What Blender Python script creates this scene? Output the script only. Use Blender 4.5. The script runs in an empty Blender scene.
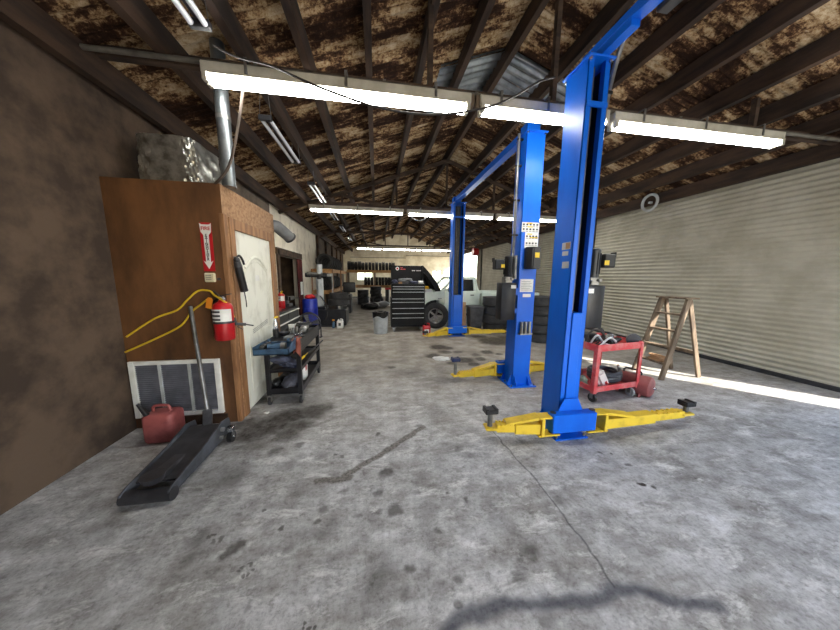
import bpy, bmesh, math, random
from mathutils import Vector, Matrix, Euler
random.seed(7)
PI = math.pi
R_ = math.radians
scene = bpy.context.scene
COL = scene.collection

# ------------------------------------------------------------------ helpers
def lin(c):
    out = []
    for v in c[:3]:
        v = v / 255.0
        out.append(v / 12.92 if v <= .04045 else ((v + .055) / 1.055) ** 2.4)
    return (out[0], out[1], out[2], 1.0)

class NT:
    def __init__(self, name):
        self.m = bpy.data.materials.new(name)
        self.m.use_nodes = True
        self.t = self.m.node_tree
        for n in list(self.t.nodes):
            self.t.nodes.remove(n)
        self.out = self.t.nodes.new('ShaderNodeOutputMaterial')
    def n(self, typ, ins=None, **props):
        nd = self.t.nodes.new('ShaderNode' + typ)
        for k, v in props.items():
            setattr(nd, k, v)
        for k, v in (ins or {}).items():
            if isinstance(v, bpy.types.NodeSocket):
                self.t.links.new(v, nd.inputs[k])
            else:
                nd.inputs[k].default_value = v
        return nd
    def math(self, op, a, b=0.0, c=0.0, clamp=False):
        nd = self.n('Math', {0: a, 1: b, 2: c}, operation=op)
        nd.use_clamp = clamp
        return nd.outputs[0]
    def ramp(self, fac, stops, interp='LINEAR'):
        nd = self.n('ValToRGB', {0: fac})
        cr = nd.color_ramp
        cr.interpolation = interp
        while len(cr.elements) < len(stops):
            cr.elements.new(.5)
        for e, (p, c) in zip(cr.elements, stops):
            e.position = p
            e.color = c if len(c) == 4 else (*c, 1)
        return nd.outputs[0]
    def mix(self, fac, a, b, blend='MIX'):
        nd = self.n('Mix', data_type='RGBA', blend_type=blend)
        for idx, v in ((0, fac), (6, a), (7, b)):
            if isinstance(v, bpy.types.NodeSocket):
                self.t.links.new(v, nd.inputs[idx])
            else:
                nd.inputs[idx].default_value = v
        return nd.outputs[2]
    def coords(self, scale=(1, 1, 1), kind='Object'):
        tc = self.n('TexCoord')
        mp = self.n('Mapping', {0: tc.outputs[kind], 3: scale})
        return mp.outputs[0]
    def noise(self, vec, scale=5, detail=6, rough=.6, dist=0.0):
        return self.n('TexNoise', {'Vector': vec, 'Scale': scale, 'Detail': detail, 'Roughness': rough, 'Distortion': dist}).outputs[0]
    def finish(self, color, rough=.6, metal=0.0, bump=None, bump_d=.01, bump_s=.5, spec=.5, extra=None):
        b = self.n('BsdfPrincipled', {'Base Color': color, 'Roughness': rough, 'Metallic': metal, 'Specular IOR Level': spec})
        if bump is not None:
            bp = self.n('Bump', {'Height': bump, 'Strength': bump_s, 'Distance': bump_d})
            self.t.links.new(bp.outputs[0], b.inputs['Normal'])
        for k, v in (extra or {}).items():
            b.inputs[k].default_value = v
        self.t.links.new(b.outputs[0], self.out.inputs[0])
        return self.m

def mat(name, c1, c2=None, scale=6, rough=.5, metal=0.0, bump=0.0, bscale=60, stretch=(1, 1, 1), lo=.4, hi=.62, spec=.5, detail=6):
    t = NT(name)
    v = t.coords(stretch)
    c1 = lin(c1)
    c2 = lin(c2) if c2 else tuple(x * .8 for x in c1[:3]) + (1,)
    f = t.noise(v, scale, detail)
    col = t.ramp(f, [(lo, c1), (hi, c2)])
    bmp = t.noise(v, bscale, 3) if bump else None
    return t.finish(col, rough, metal, bmp, .004, bump, spec)

def emis(name, c, s):
    t = NT(name)
    e = t.n('Emission', {0: (*c, 1), 1: s})
    t.t.links.new(e.outputs[0], t.out.inputs[0])
    return t.m

class MB:
    def __init__(self):
        self.bm = bmesh.new()
    def box(self, c, s, bev=0.0, rot=None, seg=1):
        m = Matrix.Translation(c)
        if rot is not None:
            m = m @ (rot.to_4x4() if isinstance(rot, Matrix) else Euler(rot).to_matrix().to_4x4())
        m = m @ Matrix.Diagonal((*s, 1))
        g = bmesh.ops.create_cube(self.bm, size=1, matrix=m)
        if bev:
            es = list({e for v in g['verts'] for e in v.link_edges})
            bmesh.ops.bevel(self.bm, geom=es, offset=bev, segments=seg, affect='EDGES', profile=.5)
        return self
    def bx(self, x0, x1, y0, y1, z0, z1, bev=0.0, seg=1):
        return self.box(((x0 + x1) / 2, (y0 + y1) / 2, (z0 + z1) / 2), (abs(x1 - x0), abs(y1 - y0), abs(z1 - z0)), bev, None, seg)
    def bar(self, a, b, w, h, up=(0, 0, 1), bev=0.0):
        a, b = Vector(a), Vector(b)
        d = (b - a)
        L = d.length
        d.normalize()
        u = Vector(up)
        if abs(d.dot(u)) > .98:
            u = Vector((0, 1, 0))
        s = d.cross(u).normalized()
        u = s.cross(d)
        m = Matrix((s, d, u)).transposed()
        return self.box((a + b) / 2, (w, L, h), bev, m)
    def cyl(self, a, b, r, r2=None, n=16, caps=True):
        a, b = Vector(a), Vector(b)
        d = b - a
        q = d.to_track_quat('Z', 'Y').to_matrix().to_4x4()
        bmesh.ops.create_cone(self.bm, cap_ends=caps, segments=n, radius1=r, radius2=r if r2 is None else r2, depth=d.length,
                              matrix=Matrix.Translation((a + b) / 2) @ q)
        return self
    def ball(self, c, r, s=(1, 1, 1), n=12, rot=None):
        m = Matrix.Translation(c)
        if rot:
            m = m @ Euler(rot).to_matrix().to_4x4()
        bmesh.ops.create_uvsphere(self.bm, u_segments=n, v_segments=max(6, n * 2 // 3), radius=r, matrix=m @ Matrix.Diagonal((*s, 1)))
        return self
    def tube(self, pts, r, n=8, smooth=3, closed=False, taper=None):
        P = [Vector(p) for p in pts]
        if smooth and len(P) > 2:
            Q = []
            N = len(P)
            rng = range(N) if closed else range(N - 1)
            for i in rng:
                p0 = P[(i - 1) % N] if (closed or i > 0) else P[0]
                p1, p2 = P[i], P[(i + 1) % N]
                p3 = P[(i + 2) % N] if (closed or i + 2 < N) else P[-1]
                for k in range(smooth):
                    t = k / smooth
                    Q.append(.5 * ((2 * p1) + (p2 - p0) * t + (2 * p0 - 5 * p1 + 4 * p2 - p3) * t * t + (3 * p1 - p0 - 3 * p2 + p3) * t ** 3))
            if not closed:
                Q.append(P[-1])
            P = Q
        N = len(P)
        rings = []
        pu = None
        for i, p in enumerate(P):
            if closed:
                d = P[(i + 1) % N] - P[i - 1]
            else:
                d = P[min(i + 1, N - 1)] - P[max(i - 1, 0)]
            d.normalize()
            if pu is None:
                pu = d.orthogonal().normalized()
            else:
                pu = (pu - d * pu.dot(d))
                pu = pu.normalized() if pu.length > 1e-6 else d.orthogonal().normalized()
            w = d.cross(pu)
            rr = r if taper is None else r + (taper - r) * i / (N - 1)
            rings.append([self.bm.verts.new(p + (pu * math.cos(a) + w * math.sin(a)) * rr) for a in [2 * PI * k / n for k in range(n)]])
        for i in range(N if closed else N - 1):
            A, B = rings[i], rings[(i + 1) % N]
            for k in range(n):
                try:
                    self.bm.faces.new((A[k], A[(k + 1) % n], B[(k + 1) % n], B[k]))
                except ValueError:
                    pass
        if not closed:
            self.bm.faces.new(rings[0][::-1])
            self.bm.faces.new(rings[-1])
        return self
    def lathe(self, prof, M=None, n=32, closed=False):
        M = M or Matrix()
        rings = []
        for r, z in prof:
            if r < 1e-5:
                rings.append([self.bm.verts.new(M @ Vector((0, 0, z)))])
            else:
                rings.append([self.bm.verts.new(M @ Vector((r * math.cos(2 * PI * k / n), r * math.sin(2 * PI * k / n), z))) for k in range(n)])
        L = len(rings)
        for i in range(L if closed else L - 1):
            A, B = rings[i], rings[(i + 1) % L]
            for k in range(n):
                a0, a1 = A[k % len(A)], A[(k + 1) % len(A)]
                b0, b1 = B[k % len(B)], B[(k + 1) % len(B)]
                f = []
                for v in (a0, a1, b1, b0):
                    if v not in f:
                        f.append(v)
                if len(f) > 2:
                    try:
                        self.bm.faces.new(f)
                    except ValueError:
                        pass
        return self
    def prism(self, poly, M, depth):
        """polygon in local xy, extruded along local z from 0 to depth"""
        lo = [self.bm.verts.new(M @ Vector((x, y, 0))) for x, y in poly]
        hi = [self.bm.verts.new(M @ Vector((x, y, depth))) for x, y in poly]
        n = len(poly)
        self.bm.faces.new(lo[::-1])
        self.bm.faces.new(hi)
        for i in range(n):
            self.bm.faces.new((lo[i], lo[(i + 1) % n], hi[(i + 1) % n], hi[i]))
        return self
    def grid(self, fn, nu, nv):
        V = [[self.bm.verts.new(fn(i / nu, j / nv)) for j in range(nv + 1)] for i in range(nu + 1)]
        for i in range(nu):
            for j in range(nv):
                self.bm.faces.new((V[i][j], V[i + 1][j], V[i + 1][j + 1], V[i][j + 1]))
        return self
    def lump(self, c, r, s=(1, 1, 1), amp=.2, n=14, seed=1):
        """irregular cloth / debris lump"""
        rnd = random.Random(seed)
        g = bmesh.ops.create_icosphere(self.bm, subdivisions=4, radius=1)
        fs = [(Vector((rnd.uniform(-3, 3), rnd.uniform(-3, 3), rnd.uniform(-3, 3))), rnd.uniform(0, 6)) for _ in range(6)]
        f2 = [(Vector((rnd.uniform(-9, 9), rnd.uniform(-9, 9), rnd.uniform(-9, 9))), rnd.uniform(0, 6)) for _ in range(6)]
        for v in g['verts']:
            k = 1 + amp * sum(math.sin(v.co.dot(f) + p) for f, p in fs) / 2 + amp * .45 * sum(math.sin(v.co.dot(f) + p) for f, p in f2) / 2.5
            v.co = Vector(c) + Vector((v.co.x * s[0], v.co.y * s[1], v.co.z * s[2])) * r * k
        return self
    def build(self, name, material, parent=None, ang=35, world=True):
        me = bpy.data.meshes.new(name)
        if parent is not None and world:
            p = parent
            off = Vector((0, 0, 0))
            while p is not None:
                off += p.location
                p = p.parent
            if off.length > 0:
                bmesh.ops.translate(self.bm, verts=self.bm.verts, vec=-off)
        bmesh.ops.recalc_face_normals(self.bm, faces=self.bm.faces)
        self.bm.to_mesh(me)
        self.bm.free()
        me.polygons.foreach_set('use_smooth', [True] * len(me.polygons))
        me.set_sharp_from_angle(angle=R_(ang))
        for mm in (material if isinstance(material, (list, tuple)) else [material]):
            me.materials.append(mm)
        o = bpy.data.objects.new(name, me)
        COL.objects.link(o)
        if parent is not None:
            o.parent = parent
        return o

def frame(o, x, y, z):
    """matrix with given axes"""
    m = Matrix((Vector(x), Vector(y), Vector(z))).transposed().to_4x4()
    return Matrix.Translation(o) @ m

def thing(name, label, cat, loc=(0, 0, 0), rz=0.0, group=None):
    o = bpy.data.objects.new(name, None)
    o.empty_display_size = .1
    o.location = loc
    o.rotation_euler = (0, 0, rz)
    COL.objects.link(o)
    o['label'] = label
    o['category'] = cat
    if group:
        o['group'] = group
    return o

def tag(o, label, cat, group=None):
    o['label'] = label
    o['category'] = cat
    if group:
        o['group'] = group
    return o

def struct(o, label=None):
    o['kind'] = 'structure'
    if label:
        o['label'] = label
    return o

def dup(root, label, loc=None, rot=None, group=None):
    r = root.copy()
    COL.objects.link(r)
    if loc is not None:
        r.location = loc
    if rot is not None:
        r.rotation_euler = rot
    r['label'] = label
    if group:
        r['group'] = group
    for ch in list(root.children):
        c = ch.copy()
        COL.objects.link(c)
        c.parent = r
        for g in ch.children:
            d = g.copy()
            COL.objects.link(d)
            d.parent = c
    return r

def text_mesh(s, size):
    cu = bpy.data.curves.new('lettering', 'FONT')
    cu.body = s
    cu.size = size
    cu.align_x = 'CENTER'
    cu.align_y = 'CENTER'
    cu.extrude = .0004
    cu.offset = size * .03
    ob = bpy.data.objects.new('lettering', cu)
    COL.objects.link(ob)
    dg = bpy.context.evaluated_depsgraph_get()
    me = bpy.data.meshes.new_from_object(ob.evaluated_get(dg))
    bpy.data.objects.remove(ob)
    bpy.data.curves.remove(cu)
    return me

def text(name, s, size, M, material, parent):
    me = text_mesh(s, size)
    p = parent
    off = Vector((0, 0, 0))
    while p is not None:
        off += p.location
        p = p.parent
    me.transform(Matrix.Translation(-off) @ M)
    me.materials.clear()
    me.materials.append(material)
    o = bpy.data.objects.new(name, me)
    COL.objects.link(o)
    o.parent = parent
    return o

# ------------------------------------------------------------------ materials
M = {}
def floor_material():
    t = NT('stained_concrete')
    tc = t.n('TexCoord')
    P = tc.outputs['Object']
    # slightly warped coordinates so that spots and cracks get ragged outlines
    w1 = t.n('TexNoise', {'Vector': P, 'Scale': 9.0, 'Detail': 4.0})
    w2 = t.n('VectorMath', {0: w1.outputs[1], 1: (.5, .5, .5)}, operation='SUBTRACT')
    w3 = t.n('VectorMath', {0: w2.outputs[0], 3: .13}, operation='SCALE')
    W = t.n('VectorMath', {0: P, 1: w3.outputs[0]}, operation='ADD').outputs[0]
    W = t.n('VectorMath', {0: W, 1: (1, 1, 0)}, operation='MULTIPLY').outputs[0]
    w4 = t.n('VectorMath', {0: w2.outputs[0], 3: .06}, operation='SCALE')
    W2 = t.n('VectorMath', {0: P, 1: w4.outputs[0]}, operation='ADD').outputs[0]
    W2 = t.n('VectorMath', {0: W2, 1: (1, 1, 0)}, operation='MULTIPLY').outputs[0]
    nA = t.noise(P, 1.1, 8, .65)
    nB = t.noise(P, 5.5, 12, .74)
    nC = t.noise(P, 46, 6, .75)
    nD = t.noise(t.n('Mapping', {0: P, 2: (0, 0, .6), 3: (1, 3.4, 1)}).outputs[0], 2.6, 10, .7)
    nE = t.noise(t.n('Mapping', {0: P, 2: (0, 0, -.5), 3: (1, 2.2, 1)}).outputs[0], 3.1, 12, .76, .4)
    nF = t.noise(P, 15, 9, .72)
    base = t.ramp(nB, [(.30, lin((126, 126, 126))), (.5, lin((170, 171, 172))), (.70, lin((204, 207, 210)))])
    cloud = t.ramp(nA, [(.32, (.66, .635, .60, 1)), (.5, (.97, .965, .96, 1)), (.68, (1.12, 1.12, 1.12, 1))])
    col = t.mix(1.0, base, cloud, 'MULTIPLY')
    streak = t.ramp(nD, [(.38, (.66, .64, .61, 1)), (.54, (1, 1, 1, 1))])
    col = t.mix(.75, col, streak, 'MULTIPLY')
    scuff = t.ramp(nE, [(.53, (0, 0, 0, 1)), (.66, (.8, .8, .8, 1))])
    col = t.mix(scuff, col, lin((218, 219, 218)))
    smut = t.ramp(nF, [(.34, (.50, .48, .46, 1)), (.45, (1, 1, 1, 1))])
    col = t.mix(.7, col, smut, 'MULTIPLY')
    speck = t.ramp(nC, [(.32, (.56, .56, .56, 1)), (.48, (1, 1, 1, 1)), (.72, (1.22, 1.22, 1.22, 1))])
    col = t.mix(.8, col, speck, 'MULTIPLY')
    # worn brown dirt further inside the workshop, where cars are driven in and out
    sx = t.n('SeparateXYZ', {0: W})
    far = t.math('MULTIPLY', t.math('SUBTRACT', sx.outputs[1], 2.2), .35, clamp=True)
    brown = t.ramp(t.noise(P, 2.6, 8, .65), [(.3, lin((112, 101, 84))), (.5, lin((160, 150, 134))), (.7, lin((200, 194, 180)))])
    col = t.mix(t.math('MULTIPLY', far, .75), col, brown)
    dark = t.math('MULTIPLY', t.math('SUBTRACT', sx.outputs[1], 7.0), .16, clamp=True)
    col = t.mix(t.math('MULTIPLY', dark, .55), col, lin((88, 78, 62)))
    stain = None
    def add(cur, val):
        return val if cur is None else t.math('MAXIMUM', cur, val)
    def spot(x, y, r, a, soft=.6):
        d = t.n('VectorMath', {0: W, 1: (x, y, 0)}, operation='DISTANCE').outputs[1]
        mr = t.n('MapRange', {0: d, 1: r * (1 + soft), 2: r * (1 - soft), 3: 0.0, 4: a}, interpolation_type='SMOOTHSTEP')
        return mr.outputs[0]
    def seg(x0, y0, x1, y1, r, a, soft=.5):
        dx, dy = x1 - x0, y1 - y0
        L2 = dx * dx + dy * dy
        rel = t.n('VectorMath', {0: W2, 1: (x0, y0, 0)}, operation='SUBTRACT').outputs[0]
        dt = t.n('VectorMath', {0: rel, 1: (dx / L2, dy / L2, 0)}, operation='DOT_PRODUCT').outputs[1]
        h = t.math('MAXIMUM', t.math('MINIMUM', dt, 1.0), 0.0)
        pr = t.n('VectorMath', {0: (dx, dy, 0), 3: h}, operation='SCALE').outputs[0]
        d = t.n('VectorMath', {0: rel, 1: pr}, operation='DISTANCE').outputs[1]
        mr = t.n('MapRange', {0: d, 1: r * (1 + soft), 2: r * (1 - soft), 3: 0.0, 4: a}, interpolation_type='SMOOTHSTEP')
        return mr.outputs[0]
    for x, y, r, a, s in SPOTS:
        stain = add(stain, spot(x, y, r, a, s))
    # break stains up with noise so they read as worn in
    stain = t.math('MULTIPLY', stain, t.n('MapRange', {0: nB, 1: .3, 2: .6, 3: .55, 4: 1.0}).outputs[0])
    col = t.mix(stain, col, lin((52, 47, 42)))
    oil = None
    for x, y, r, a, s in OIL:
        oil = add(oil, spot(x, y, r, a, s))
    oil = t.math('MULTIPLY', oil, t.n('MapRange', {0: nF, 1: .32, 2: .62, 3: 1.0, 4: .72}).outputs[0])
    col = t.mix(oil, col, lin((34, 27, 19)))
    patch = None
    for sgm in PATCH:
        patch = add(patch, seg(*sgm))
    col = t.mix(patch, col, t.ramp(nC, [(.38, lin((62, 58, 54))), (.64, lin((132, 127, 121)))]))
    crack = None
    for sgm in CRACK:
        crack = add(crack, seg(*sgm))
    col = t.mix(crack, col, lin((46, 46, 50)))
    tar = None
    for sgm in TAR:
        tar = add(tar, seg(*sgm))
    col = t.mix(t.math('MULTIPLY', tar, t.n('MapRange', {0: nC, 1: .25, 2: .6, 3: .6, 4: 1.0}).outputs[0]), col, lin((50, 54, 68)))
    rgh = t.n('MapRange', {0: oil, 1: 0.0, 2: 1.0, 3: .64, 4: .58}).outputs[0]
    h = t.math('ADD', t.math('MULTIPLY', nC, .4), t.math('MULTIPLY', nB, .6))
    h = t.math('SUBTRACT', h, t.math('MULTIPLY', crack, .6))
    return t.finish(col, rgh, 0, h, .006, .5, .2)

SPOTS = []; OIL = []; PATCH = []; CRACK = []; TAR = []
def px_floor(x, y):
    """floor point seen at a place of the photograph (used only to measure where stains lie)"""
    d = CAM_F + CAM_R * ((x - 420) / FPX) - CAM_U * ((y - 315) / FPX)
    s = -CAM_H / d.z
    return d.x * s, d.y * s

FPX = 267.59
CAM_H = 1.54
_p, _y, _r = R_(-8.143), R_(9.281), R_(.516)
CAM_F = Vector((math.sin(_y) * math.cos(_p), math.cos(_y) * math.cos(_p), math.sin(_p)))
_rt = Vector((math.cos(_y), -math.sin(_y), 0))
_up = _rt.cross(CAM_F)
CAM_R = _rt * math.cos(_r) + _up * math.sin(_r)
CAM_U = -_rt * math.sin(_r) + _up * math.cos(_r)

def rad(x, y, rp):
    a = px_floor(x - rp, y); b = px_floor(x + rp, y)
    return math.hypot(a[0] - b[0], a[1] - b[1]) / 2
for x, y, rp, a, s in (
        (386, 472.4, 6, .85, .5), (381, 493, 4.5, .7, .6), (395, 509.5, 5.5, .8, .5), (377, 513, 3.5, .6, .6), (357, 517, 4, .5, .7),
        (378, 434, 2.6, .8, .5), (337, 454, 2.4, .8, .5), (341, 457, 2, .6, .5), (440, 529.5, 3, .7, .5), (447.6, 491.5, 2.2, .7, .5),
        (467.6, 498, 3, .8, .5), (430, 508, 8, .4, .8), (459, 448.6, 5, .55, .7), (470, 456, 5, .5, .7), (329.5, 531, 12, .5, .7), (344, 492, 4, .45, .7),
        (377, 575, 20, .62, .8), (409, 570, 5, .8, .6), (330, 531, 9, .4, .8), (283, 550, 7, .35, .8), (251.6, 603, 4, .5, .7),
        (406, 596, 6, .45, .8), (196, 541, 9, .5, .8), (188, 560, 7, .5, .8), (531, 552, 10, .75, .6), (521, 574, 8, .65, .6),
        (519, 560, 5, .55, .6), (457, 577, 5, .6, .6), (460, 606, 4, .75, .5), (548, 622, 9, .5, .8), (570, 578, 9, .4, .8),
        (276, 451, 5, .7, .6), (299, 445, 3.5, .6, .6), (288, 465, 7, .45, .8), (322, 457, 6, .35, .8), (324, 508, 4, .6, .6), (316, 522, 3, .65, .5),
        (238, 515, 4, .5, .6), (282, 526, 2.6, .75, .4), (262, 509, 2, .8, .4), (238, 498, 5, .35, .7), (642, 484, 3, 1, .4), (600, 453, 2.2, .8, .5),
        (612, 454, 2, .8, .5), (627, 465, 2.5, .8, .5), (655, 488, 2.5, .9, .5), (391.7, 367.4, 4, .8, .4), (469, 393, 4, .5, .6), (419, 426, 4, .6, .5),
        (397, 399, 5, .35, .7), (232, 550, 7, .8, .5), (225, 555, 5, .75, .5), (238, 544, 5, .75, .5), (244, 569, 2, .8, .4), (238, 573, 2, .8, .4), (250, 566, 2, .8, .4),
        (241, 578, 2, .7, .4), (253, 570, 1.8, .7, .4), (247, 575, 1.8, .7, .4), (303, 621, 2.2, .85, .4), (309, 625, 2.2, .85, .4), (301, 627, 2.2, .85, .4), (314, 627, 2, .8, .4),
        (213, 536, 2, .8, .4), (208, 539, 2, .8, .4), (218, 540, 2, .7, .4), (211, 543, 1.6, .7, .4),
        (560, 500, 7, .4, .8), (590, 520, 9, .3, .8), (575, 480, 6, .35, .8), (620, 540, 12, .25, .8), (420, 475, 7, .3, .8), (500, 520, 10, .3, .8),
        (300, 490, 12, .3, .8), (230, 480, 16, .35, .8), (350, 400, 8, .25, .8), (440, 410, 9, .25, .8), (300, 580, 14, .25, .8), (220, 600, 12, .3, .8)):
    fx, fy = px_floor(x, y)
    SPOTS.append((fx, fy, rad(x, y, rp), a, s))
for x, y, rp, a, s in (
        (292, 416, 18, 1, .5), (274, 424, 22, 1, .5), (254, 432, 22, 1, .5), (310, 412, 16, .95, .5), (325, 408, 10, .8, .6), (286, 434, 14, .9, .6), (244, 424, 16, .9, .6), (230, 438, 14, .8, .7),
        (264, 400, 9, .9, .6), (300, 425, 12, .9, .5), (225, 470, 30, .5, .9), (250, 445, 30, .6, .9), (212, 500, 26, .35, .9), (300, 402, 16, .55, .8),
        (495, 341, 17, 1, .3), (512, 339, 14, 1, .3), (537, 338, 11, 1, .3), (480, 337, 8, .9, .4), (487, 352, 6, .95, .4), (481, 359, 6, .9, .4), (466, 360, 9, .95, .4), (474, 364, 6, .9, .4),
        (439, 347, 9, 1, .35), (447, 348, 6, .9, .4), (434, 356, 8, .9, .4), (445, 352, 6, .8, .5), (476, 355, 5, .8, .5), (499, 354, 4, .9, .4), (488, 424, 3.6, 1, .5), (458, 352, 5, .7, .5), (452, 363, 5, .8, .4),
        (500, 368, 12, .45, .8), (410, 372, 12, .4, .8), (440, 380, 12, .35, .8), (350, 372, 10, .3, .8)):
    fx, fy = px_floor(x, y)
    OIL.append((fx, fy, rad(x, y, rp), a, s))
def poly(dst, pts, r, a, s):
    q = [px_floor(*p) for p in pts]
    for i in range(len(q) - 1):
        dst.append((*q[i], *q[i + 1], r, a, s))
poly(PATCH, [(346, 475), (384, 452), (423, 427)], .031, .85, .35)
poly(PATCH, [(318, 481), (350, 478)], .03, .9, .5)
poly(PATCH, [(270, 441), (328, 421)], .022, .55, .7)
poly(CRACK, [(492, 430), (503, 443), (514, 456), (535, 478), (546, 494), (561, 513), (582, 539), (595, 559), (613, 585)], .0065, .58, .9)
poly(TAR, [(446, 632), (460, 617), (490, 608), (530, 604), (570, 601), (600, 599), (613, 588), (635, 588), (662, 599), (720, 606)], .029, .85, .85)

M['floor'] = floor_material()

def rust_ceiling():
    t = NT('rusty_roof_sheet')
    v = t.coords((.75, 1.9, .75))
    v2 = t.coords((1, 1, 1))
    v3 = t.coords((.5, 3.2, .5))
    a = t.noise(v, 1.5, 10, .62, .35)
    b = t.noise(v2, 30, 5, .8)
    c = t.noise(v3, 4.5, 6, .7, .2)
    d = t.noise(v2, 11, 8, .75)
    f = t.math('ADD', t.math('ADD', t.math('MULTIPLY', a, .48), t.math('MULTIPLY', b, .20)), t.math('ADD', t.math('MULTIPLY', c, .14), t.math('MULTIPLY', d, .18)))
    col = t.ramp(f, [(.45, (.028, .015, .010, 1)), (.490, (.070, .035, .020, 1)), (.508, (.19, .105, .052, 1)), (.529, (.42, .28, .145, 1)), (.585, (.68, .56, .38, 1))])
    return t.finish(col, .92, 0, f, .035, .9, .1)
M['ceiling'] = rust_ceiling()
M['beam'] = mat('old_dark_timber', (72, 52, 38), (40, 29, 22), 7, .9, 0, .6, 40, (1, .2, 1))
M['truss'] = mat('dusty_truss_timber', (84, 66, 52), (48, 37, 30), 7, .9, 0, .6, 40, (.3, 1, 1))
M['galv'] = mat('corrugated_galvanised', (150, 156, 160), (110, 116, 120), 4, .38, .8)
M['plywood'] = mat('brown_stained_plywood', (118, 80, 48), (66, 42, 24), 3.6, .55, 0, .15, 60, (1, 1, .35), .35, .68)
M['osb'] = mat('wafer_board', (176, 138, 102), (132, 98, 68), 26, .75, 0, .3, 40, (1, 1, 1.3), .35, .65)
M['wood'] = mat('raw_pine_trim', (164, 120, 80), (124, 86, 56), 5, .65, 0, .3, 50, (3, 3, .4))
M['rackwood'] = mat('rack_lumber', (196, 150, 98), (150, 108, 66), 5, .7, 0, .3, 50, (1, 1, 2))
M['oldwood'] = mat('weathered_wood', (128, 110, 90), (84, 70, 56), 6, .8, 0, .4, 50, (2, 2, .4))
M['doorwhite'] = mat('dirty_white_door', (232, 232, 220), (160, 156, 136), 3.6, .5, 0, 0, 60, (1, 1.2, .6), .5, .82, .5, 9)
M['cream'] = mat('cream_block_wall', (236, 226, 200), (210, 196, 164), 2, .8, 0, .2, 40)
M['whitewall'] = mat('flaking_white_wall', (236, 229, 212), (150, 138, 120), 2.6, .85, 0, .4, 30, (1, 1, .8), .5, .8, .5, 10)
M['darkwall'] = mat('sooty_brown_wall', (92, 76, 62), (58, 46, 37), 2.6, .9, 0, .5, 25)
M['greywall'] = mat('grey_plaster_wall', (112, 100, 88), (84, 74, 64), 3, .9, 0, .4, 30)
M['shutter'] = mat('grey_shutter_paint', (186, 182, 166), (168, 163, 146), 2, .5, .0, 0)
M['shutterd'] = mat('shutter_hood_metal', (92, 90, 82), (70, 68, 62), 5, .5, .5)
M['pillar'] = mat('wall_pillar_paint', (128, 120, 104), (100, 92, 80), 3, .8)
M['blue'] = mat('blue_lift_enamel', (10, 104, 222), (8, 86, 196), 2.2, .34, .0, 0, 60, (1, 1, .4), .4, .75, .28)
M['bluedk'] = mat('dark_blue_inner_steel', (20, 36, 84), (12, 22, 52), 3, .5, .2)
M['yellow'] = mat('yellow_lift_paint', (232, 196, 52), (190, 152, 40), 9, .45, 0, .1, 50, (1, 1, 1), .5, .8)
M['black'] = mat('black_plastic', (26, 26, 28), (18, 18, 19), 6, .45)
M['blackm'] = mat('black_painted_steel', (38, 38, 42), (26, 26, 29), 6, .38, .2)
M['darkgrey'] = mat('dark_grey_steel', (66, 66, 70), (46, 46, 50), 7, .45, .3)
M['grey'] = mat('grey_plastic', (120, 122, 124), (98, 100, 103), 6, .5)
M['lgrey'] = mat('light_grey_plastic', (190, 194, 196), (166, 170, 172), 5, .45)
M['matblack'] = mat('flat_black_enamel', (20, 20, 23), (13, 13, 15), 6, .5, 0, 0, 60, (1, 1, 1), .4, .62, .2)
M['bluegrey'] = mat('blue_grey_tray_paint', (70, 102, 132), (48, 72, 96), 9, .5, .1, .2)
M['rubber'] = mat('tire_rubber', (58, 57, 57), (38, 38, 39), 5, .75, 0, .3, 70)
M['rim'] = mat('steel_rim', (176, 176, 172), (130, 130, 128), 5, .35, .7)
M['chrome'] = mat('polished_metal', (214, 216, 220), (186, 188, 192), 5, .22, .9)
M['steel'] = mat('worn_steel', (150, 150, 148), (112, 112, 110), 7, .38, .7)
M['white'] = mat('white_label', (232, 232, 228), (214, 214, 208), 6, .5)
M['offwhite'] = mat('off_white_plastic', (222, 214, 184), (202, 192, 160), 6, .45)
M['red'] = mat('red_enamel', (190, 26, 34), (160, 18, 26), 5, .32)
M['redcart'] = mat('faded_red_cart_paint', (206, 66, 70), (206, 130, 126), 7, .5, 0, 0, 60, (1, 1, 1), .44, .66)
M['maroon'] = mat('faded_maroon_tank', (156, 84, 82), (118, 56, 56), 5, .5)
M['sign_red'] = mat('red_sign_face', (186, 28, 36), (176, 24, 32), 5, .4)
M['orange'] = mat('orange_tag', (238, 150, 40), (222, 134, 32), 5, .6)
M['yhose'] = mat('yellow_air_hose', (224, 190, 48), (204, 168, 36), 5, .45)
M['ylabel'] = mat('yellow_warning_label', (236, 200, 40), (222, 184, 30), 5, .5)
M['truck'] = mat('pale_truck_paint', (206, 216, 206), (190, 202, 192), 3, .28, .0)
M['glassdk'] = mat('dark_cab_glass', (22, 25, 28), (16, 18, 20), 3, .1)
M['cloth'] = mat('blue_grey_cloth', (88, 92, 112), (50, 54, 74), 7, .9, 0, .5, 40)
M['darkcloth'] = mat('dark_grey_cloth', (84, 86, 98), (52, 53, 62), 7, .9, 0, .5, 40)
M['hose'] = mat('worn_black_hose', (74, 74, 80), (50, 50, 55), 6, .4)
M['jackgrey'] = mat('worn_dark_grey_jack_paint', (84, 88, 96), (54, 57, 63), 6, .45, .2)
M['conduit'] = mat('dusty_conduit', (122, 118, 108), (92, 88, 80), 6, .55, .3)
M['greenbag'] = mat('pale_green_bag', (150, 168, 150), (104, 120, 106), 6, .7)
M['rag'] = mat('red_shop_rag', (158, 92, 76), (122, 66, 54), 7, .95, 0, .5, 60)
M['bag'] = mat('black_bin_liner', (22, 22, 24), (14, 14, 15), 5, .3)
M['cardboard'] = mat('tan_cardboard', (176, 140, 104), (150, 116, 84), 5, .85)
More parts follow.
